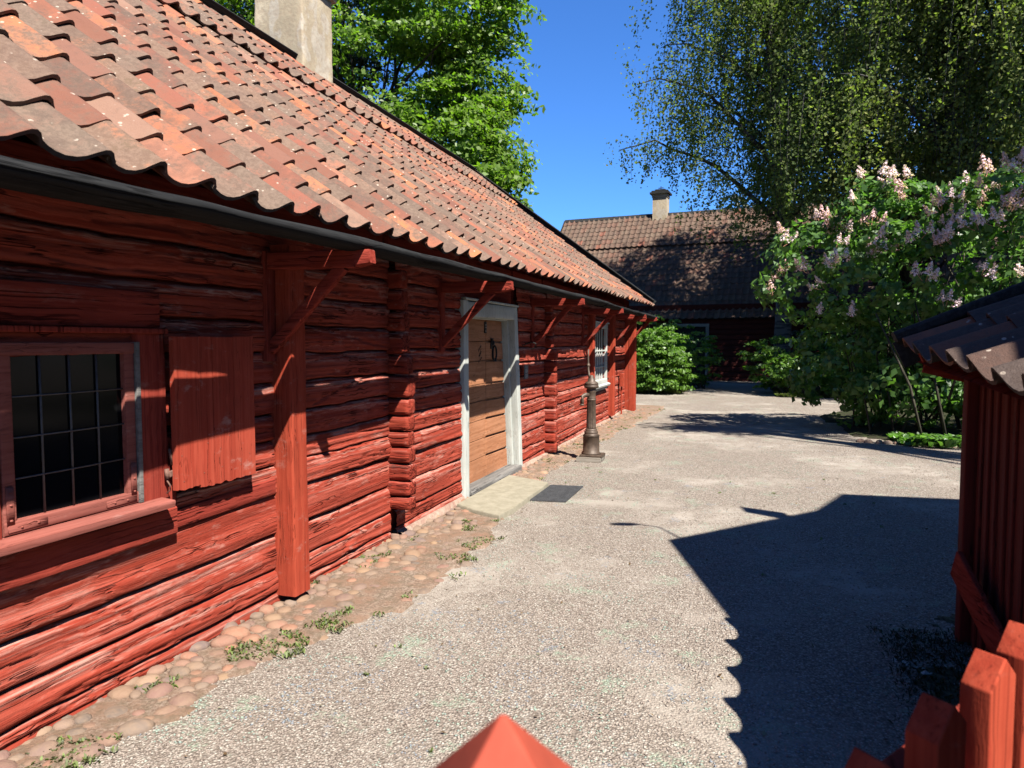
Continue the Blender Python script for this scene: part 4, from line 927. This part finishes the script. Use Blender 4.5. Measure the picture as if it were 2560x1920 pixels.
# big linden behind the house
def broadleaf(name, label, base, h, centres, radii, nclump, nleaf, size, cr_, seed, mat='linden', bark='dark_bark', r0=.35, group=None, cut=None, hollow=.55):
    t = empty(name, label, 'tree', group)
    o, CC = crown('crown', M[mat], t, centres, radii, nclump, nleaf, size, cr_, seed, cut=cut, hollow=hollow)
    tb = MB(); b = np.array(base, float); top = np.array(centres[0], float)
    s = np.linspace(0, 1, 8)[:, None]; P_ = b + (top - b) * s + np.array([.3, .2, 0]) * np.sin(s * 5); tube(tb, P_, r0 * (1 - .6 * s[:, 0]), 10)
    idx = np.random.RandomState(seed).choice(len(CC), min(40, len(CC)), False)
    for q in idx: 
        sp_ = P_[rnd.randint(2, 6)]; limbs(tb, sp_, [CC[q, :3]], r0 * .28, int(q))
    tb.build('trunk', M[bark], t, smooth=True)
    return t
broadleaf('linden_tree', 'large bright green broadleaf tree rising behind the tiled roof and chimney', (-12.0, 21.5, 0), 16,
    [(-12.2, 21.5, 10.0), (-9.0, 20.5, 6.8), (-9.2, 21.0, 12.6), (-15.5, 19.5, 9.5), (-9.3, 22.2, 4.6), (-8.45, 21.8, 6.8), (-8.3, 21.8, 10.0)], [(3.6, 4.6, 6.5), (2.1, 2.6, 2.7), (2.5, 2.8, 2.6), (3.6, 3.4, 4.5), (2.3, 2.4, 2.2), (1.5, 1.8, 1.7), (1.3, 1.6, 1.8)], [330, 230, 210, 210, 130, 110, 90], 75, .17, .75, 3)
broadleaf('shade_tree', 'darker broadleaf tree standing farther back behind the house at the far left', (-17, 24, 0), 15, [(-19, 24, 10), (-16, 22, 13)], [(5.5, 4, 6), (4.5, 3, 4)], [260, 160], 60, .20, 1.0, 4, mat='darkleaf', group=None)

broadleaf('oak_tree', 'leafy tree out of view to the right whose shade reaches the gravel', (10.5, 5.2, 0), 12, [(6.0, 9.0, 10.2), (10.5, 5.2, 9.0), (6.9, 8.7, 11.0)], [(1.9, .8, .5), (2.2, 2.0, 2.2), (1.1, .4, .3)], [40, 90, 14], 60, .16, .6, 77, mat='linden', hollow=.2)
# weeping birches
def birch(label, base, top, n_limb, spread, seed, nst=20, tint0=0., zcut=4.5, xlim=None, len_=3.0):
    rs = np.random.RandomState(seed); t = empty('birch_tree', label, 'tree', 'tall weeping birches behind the lilac')
    b = np.array(base, float); tp = np.array(top, float); s = np.linspace(0, 1, 12)[:, None]
    P_ = b + (tp - b) * s + np.array([.25, .1, 0]) * np.sin(s * 6); tb = MB(); tube(tb, P_, .28 * (1 - .85 * s[:, 0]) + .02, 10)
    LC = []; LT = []
    for i in range(n_limb):
        f = .28 + .70 * (i + rs.rand()) / n_limb; st0 = b + (tp - b) * f; az = i * 2.399 + rs.rand() * .8; R_ = spread * (1.08 - f * .58) * (.75 + .45 * rs.rand())
        end = st0 + np.array([math.cos(az) * R_, math.sin(az) * R_, R_ * .35]); q = np.linspace(0, 1, 9)[:, None]
        path = st0 + (end - st0) * q + np.array([0, 0, 1.]) * (np.sin(q * math.pi * .8) * R_ * .28) + rs.randn(9, 3) * .08 * q
        tube(tb, path, .09 * (1 - .85 * q[:, 0]) * (1.3 - f), 6)
        for j in range(nst):
            u = .12 + .88 * rs.rand() ** .8; p = np.array([np.interp(u, q[:, 0], path[:, k]) for k in range(3)])
            p = p + rs.randn(3) * [.45, .45, .15]
            sb = 1 + int(rs.rand() * 3)
            L_ = len_ * (.35 + .9 * rs.rand()); nl = int(L_ * 38)
            zc_ = zcut if p[0] > -1.9 else 7.2
            if p[2] < zc_ + .5: continue
            if p[2] - L_ < zc_: L_ = max(.5, p[2] - zc_ - rs.rand() * .8); nl = int(L_ * 38)
            tt = np.sort(rs.rand(nl)); sway = rs.randn(2) * .10
            wv = .10 * np.sin(tt * 9 + rs.rand() * 6)
            C3 = np.stack([p[0] + sway[0] * tt * L_ + wv + rs.randn(nl) * (.05 + .16 * (1 - tt)), p[1] + sway[1] * tt * L_ + rs.randn(nl) * (.05 + .16 * (1 - tt)), p[2] - tt * L_ + .15 * rs.randn(nl)], -1)
            LC.append(C3); LT.append(np.clip(tint0 + .5 * rs.rand(nl) + .4 * rs.rand(), 0, 1))
            if j % 2 == 0: tube(tb, [p, p + [sway[0] * L_ * .5, sway[1] * L_ * .5, -L_ * .5], p + [sway[0] * L_, sway[1] * L_, -L_ * .95]], [.010, .007, .004], 3, cap=False)
    LC = np.concatenate(LC); LT = np.concatenate(LT)
    if xlim: k_ = xlim(LC); LC = LC[k_]; LT = LT[k_]
    out = LC - (b + tp) / 2; out[:, 2] = 0; out /= np.linalg.norm(out, axis=1)[:, None] + 1e-6
    V, F, tt = leafquads(LC, .092, out * .5 + [0, 0, .35], 1.1, LT, .8)
    mb = MB(); mb.add(V, F, tt); mb.build('crown', M['birch'], t); tb.build('trunk', M['birch_bark'], t, smooth=True); return t
birch('weeping birch with the outermost hanging branches over the far house roof', (1.0, 25.5, 0), (.4, 25.5, 18.5), 28, 5.0, 41, nst=40, zcut=4.4)
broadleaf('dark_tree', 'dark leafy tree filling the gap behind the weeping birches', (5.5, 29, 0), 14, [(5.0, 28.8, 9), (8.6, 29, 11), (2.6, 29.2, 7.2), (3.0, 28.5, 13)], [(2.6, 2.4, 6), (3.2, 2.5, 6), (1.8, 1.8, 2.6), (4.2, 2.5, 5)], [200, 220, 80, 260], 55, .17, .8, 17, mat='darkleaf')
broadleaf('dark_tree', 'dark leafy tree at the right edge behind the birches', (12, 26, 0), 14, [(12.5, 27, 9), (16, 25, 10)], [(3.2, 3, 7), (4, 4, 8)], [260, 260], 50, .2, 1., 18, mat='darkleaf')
birch('weeping birch in the middle of the row behind the lilac', (5.2, 22.5, 0), (5.0, 22.5, 16), 26, 4.2, 42, nst=42, tint0=.12, zcut=4.6)
birch('weeping birch nearest the right edge with long yellow green curtains', (8.6, 20.5, 0), (8.3, 20.5, 16), 24, 3.8, 43, nst=42, tint0=.12, zcut=4.4)
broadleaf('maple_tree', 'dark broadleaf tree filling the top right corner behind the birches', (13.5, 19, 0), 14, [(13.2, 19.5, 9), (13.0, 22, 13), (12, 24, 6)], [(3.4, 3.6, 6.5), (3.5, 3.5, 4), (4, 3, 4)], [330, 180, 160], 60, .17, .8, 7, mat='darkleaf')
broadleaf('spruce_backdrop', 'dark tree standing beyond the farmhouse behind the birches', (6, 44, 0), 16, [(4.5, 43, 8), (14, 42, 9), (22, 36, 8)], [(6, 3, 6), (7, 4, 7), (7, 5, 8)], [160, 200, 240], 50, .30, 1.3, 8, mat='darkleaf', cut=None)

# lilac
lil = empty('lilac_bush', 'large lilac bush with fading pink flower panicles right of the yard', 'bush')
lc = [(2.6, 14.3, 3.0), (4.3, 13.6, 3.3), (1.35, 14.2, 2.9), (3.4, 14.2, 1.5), (1.75, 14.6, 1.25), (5.8, 13.3, 3.35), (2.2, 13.8, 3.65), (3.9, 13.3, 3.75), (2.7, 13.7, 1.3), (4.3, 13.5, 1.2), (3.4, 15.3, 1.4)]
lr = [(1.5, 1.2, 1.2), (1.5, 1.2, 1.1), (1.15, .9, .85), (1.5, .9, .9), (.95, .9, .95), (1.3, 1.2, 1.2), (.9, .8, .65), (1.0, .8, .6), (.9, .6, .9), (1.2, .5, .8), (2.0, .5, 1.3)]
_, LCC = crown('foliage', M['lilac_leaf'], lil, lc, lr, [125, 125, 80, 60, 75, 100, 45, 48, 55, 50, 90], 24, .13, .24, 12, hollow=.88, jit=.8, orient=True)
ls = MB()
for i in range(46):
    b = np.array([rnd.uniform(1.9, 4.6), rnd.uniform(13.4, 14.9), 0]); q = LCC[rnd.randrange(len(LCC)), :3]; q = np.array([b[0] + (q[0] - b[0]) * .6, q[1], max(q[2], 2.2)])
    mid_ = b + (q - b) * .5 + [rnd.uniform(-.25, .25), rnd.uniform(-.1, .2), .25]; tube(ls, [b, b + (mid_ - b) * .5 + [.05, 0, .05], mid_, q], [.020, .017, .012, .006], 5)
for (a_, b_, c_) in (((3.05, 12.95, 0), (2.85, 12.95, 1.0), (2.55, 13.1, 2.3)), ((3.05, 12.95, .7), (3.2, 12.95, 1.3), (3.25, 13.1, 2.4)), ((2.7, 12.9, 0), (2.5, 12.95, .9), (2.0, 13.2, 2.1)), ((3.3, 13.0, 0), (3.45, 13.0, 1.1), (3.9, 13.1, 2.3))): tube(ls, [a_, b_, c_], [.024, .02, .010], 6)
ls.build('stems', M['stem'], lil, smooth=True)
fm = []
for q in range(4):
    mb = MB(); rs = np.random.RandomState(60 + q)
    for (ox, oy, oz, tl_) in ((0, 0, 0, 0), (.16, -.05, -.03, .5), (-.13, -.07, -.10, -.45))[:2 + q % 2]:
      n = 110; u = rs.rand(n) ** 1.3; a = rs.rand(n) * 6.283; r_ = .068 * (1 - u * .85) * (.75 + .5 * rs.rand(n)) * (1 + .25 * np.sin(u * 18))
      C3 = np.stack([r_ * np.cos(a) + ox + tl_ * u * .12, r_ * np.sin(a) + oy, oz + u * .20 + .01 * rs.randn(n)], -1); nn_ = np.stack([np.cos(a), np.sin(a), .4 + 0 * a], -1)
      V, F, t = leafquads(C3, .030, nn_, .6, np.clip((.55 if q < 2 else .15) + .45 * rs.rand(n), 0, 1), .9, .0); mb.add(V, F, t)
      tube(mb, [(ox * .3, oy * .3, -.12), (ox, oy, oz + .02), (ox + tl_ * .10, oy, oz + .17)], [.005, .004, .002], 4, tint=0.)
    o = mb.build('flower_panicle', M['flower'], lil); fm.append(o)
camv = np.array([0, 0, 1.62]); n = 0
def seen(c_):
    v = c_[:3] - camv; D = np.linalg.norm(v); v = v / D; o = LCC[:, :3] - camv; al = o @ v; pe = np.linalg.norm(o - al[:, None] * v, axis=1)
    return not np.any((al < D - .35) & (pe < .20))
cand = [c_ for c_ in LCC if c_[2] > 2.1 and seen(c_)]
rnd.shuffle(cand); wts = []
for c_ in cand:
    wgt = 1.0 if (c_[0] > 3.0 and c_[2] > 3.0) else (.6 if c_[2] > 2.6 else .3)
    if rnd.random() < wgt: wts.append(c_)
for i, c_ in enumerate(wts[:99]):
    o = fm[i % 4] if i < 4 else fm[i % 4].copy()
    if i >= 4: COL.objects.link(o); o.parent = lil
    d = c_[3:] * .14 + np.array([.07, -.30, .12 if c_[5] < .4 else .04]); s_ = rnd.uniform(.6, 1.1)
    o.location = tuple(c_[:3] + d); o.rotation_euler = (rnd.uniform(-.5, .5), rnd.uniform(-.5, .5), rnd.uniform(0, 6)); o.scale = (s_, s_, s_)

def shrub(name, label, centres, radii, ncl, nleaf, size, cr_, seed, mat, group=None, hollow=.5):
    t = empty(name, label, 'shrub', group); o, CC = crown('foliage', M[mat], t, centres, radii, ncl, nleaf, size, cr_, seed, hollow=hollow, zmin=.1)
    sm = MB(); rs = random.Random(seed); c0 = np.array(centres[0], float)
    for i in range(14): q = CC[rs.randrange(len(CC)), :3]; b = np.array([c0[0] + rs.uniform(-.3, .3), c0[1] + rs.uniform(-.3, .3), 0]); tube(sm, [b, b + (q - b) * .5 + [0, 0, .15], q], [.02, .015, .006], 5)
    sm.build('stems', M['stem'], t, smooth=True); return t
shrub('maple_shrub', 'bright green leafy shrub in full sun at the far end of the red house', [(-3.0, 22.6, 1.1), (-2.4, 22.7, 1.0), (-3.4, 23, 1.5), (-2.75, 22.5, .45)], [(.8, .7, .95), (.65, .7, 1.0), (.8, .7, .6), (1.1, .6, .5)], [75, 70, 45, 50], 55, .10, .28, 21, 'shrub')
shrub('dark_shrub', 'shaded shrub beside the old doorway of the farmhouse', [(-1.7, 25.5, 1.0), (-3.2, 26, 1.3)], [(.75, .9, 1.1), (1.4, 1, 1.4)], [50, 70], 50, .11, .3, 22, 'shrub')
shrub('yard_shrub', 'low green shrub at the lawn edge left of the lilac', [(1.2, 22.8, .7), (2.0, 22.8, 1.0), (.7, 24.0, 1.0)], [(.6, .6, .6), (1.0, .7, 1.0), (.8, .7, .9)], [45, 60, 40], 45, .12, .3, 23, 'shrub')
shrub('wall_shrub', 'dark bush close to the farmhouse wall right of its doorway', [(2.4, 28.5, 1.3), (4.8, 28, 1.8)], [(1.3, 1, 1.4), (1.8, 1, 1.9)], [80, 110], 40, .13, .32, 29, 'darkleaf')
shrub('back_shrub', 'dark green shrub in deep shade between the lilac and the farmhouse wall', [(4, 26, 1.4), (7, 24, 1.6)], [(2.2, 1.2, 1.5), (2.4, 1.4, 1.8)], [110, 120], 45, .12, .35, 24, 'lilac_leaf')
shrub('corner_bush', 'pale leafed bush with bare twigs at the right edge beyond the lilac', [(8.2, 15, 3.4), (9.2, 14.5, 2.2)], [(1.6, 1.3, 1.6), (1.8, 1.3, 2.0)], [120, 110], 45, .10, .35, 25, 'lilac_leaf')

# ground cover
def tufts(name, P_, hgt, mat, nbl=7, w=.012, seed=0, spread=.04):
    rs = np.random.RandomState(seed); n = len(P_) * nbl; B_ = np.repeat(P_, nbl, 0) + np.column_stack([rs.randn(n, 2) * spread, np.zeros(n)])
    a = rs.rand(n) * 6.283; h = hgt * (.4 + .9 * rs.rand(n)); lean = .5 + .8 * rs.rand(n)
    d = np.stack([np.cos(a), np.sin(a), 0 * a], -1); s_ = np.stack([-np.sin(a), np.cos(a), 0 * a], -1)
    V = np.stack([B_ - s_ * w * .3, B_ + s_ * w * .3, B_ + d * (h * lean * .4)[:, None] + [0, 0, 1] * h[:, None] * .7 + s_ * w * .6, B_ + d * (h * lean)[:, None] + [0, 0, 1] * h[:, None] * .85, B_ + d * (h * lean * .4)[:, None] + [0, 0, 1] * h[:, None] * .7 - s_ * w * .6], 1)
    mb = MB(); mb.add(V.reshape(-1, 3), np.arange(n * 5).reshape(n, 5), np.repeat(rs.rand(n), 5)); return tag(mb.build(name, mat), kind='stuff')
P_ = []
for i in range(9000):
    y = rnd.uniform(1.2, 17.5) if rnd.random() < .6 else rnd.uniform(1.2, 7); e = float(strip_edge(np.array([y]))[0]); x = rnd.uniform(-2.72, e + .08)
    dens = float(vn(np.array([x * 7]), np.array([y * 5]), 77)[0]) + .5 * float(vn(np.array([x * 2.2]), np.array([y * 1.3]), 79)[0]) + .25 * (x > e - .28) - .2 * (x > e)
    if dens > .50 and rnd.random() < .35 and not (x > -2.7 and 5.95 < y < 7.8): P_.append((x, y, .012))
tufts('weeds', np.array(P_), .020, M['weed'], 7, .008, 3, .014)
P_ = np.array([(rnd.uniform(-2.2, 2.0), 1.8 + 8 * rnd.random() ** 1.5, .004) for i in range(30)]); tufts('sprouts', P_, .016, M['weed'], 7, .010, 5, .008)
P_ = []
for i in range(16000):
    x, y = rnd.uniform(-6, 8), rnd.uniform(21.9, 24.5)
    if float(bed2(np.array([x]), np.array([y]))[0]) > .05: P_.append((x, y, .02))
tufts('grass', np.array(P_), .10, M['weed'], 4, .02, 6, .03)
P_ = [(rnd.uniform(2.3, 5), rnd.uniform(12.2, 13.0), .03) for i in range(260)]; tufts('ground_cover', np.array(P_), .12, M['lilac_leaf'], 7, .06, 8, .05)
P_ = [(rnd.uniform(.7, 1.15), rnd.uniform(2.3, 4.4), .004) for i in range(500)]; tufts('moss_tufts', np.array(P_), .02, M['darkleaf'], 6, .006, 9, .03)
es = MB()
for i in range(24):
    x_ = 1.75 + i * .13 + rnd.uniform(-.03, .03); dome(es, x_, 12.62 - .10 * (x_ - 1.75) + rnd.uniform(-.03, .03), .0, rnd.uniform(.05, .085), .05, .055, rnd.random(), i, .3 + .6 * rnd.random())
tag(es.build('edging_stones', M['stone'], smooth=True), kind='structure')

# dry leaves and bits lying on the gravel
n = 420; y = 1.8 + 12 * RS.rand(n) ** 1.6; x = -2.3 + 5.0 * RS.rand(n)
V, F, t = leafquads(np.stack([x, y, .012 + 0 * x], -1), .022, np.array([[0, 0, 1.]]) + 0 * np.stack([x, y, x], -1), .5, RS.rand(n), .6)
m = NT('litter', .9, .1); m.color(m.ramp(m.attr(), [(0, (.10, .06, .03)), (.5, (.22, .14, .07)), (.8, (.12, .14, .05)), (1, (.45, .40, .3))])); lb = MB(); lb.add(V, F, t)
tag(lb.build('leaf_litter', m.m), kind='stuff')
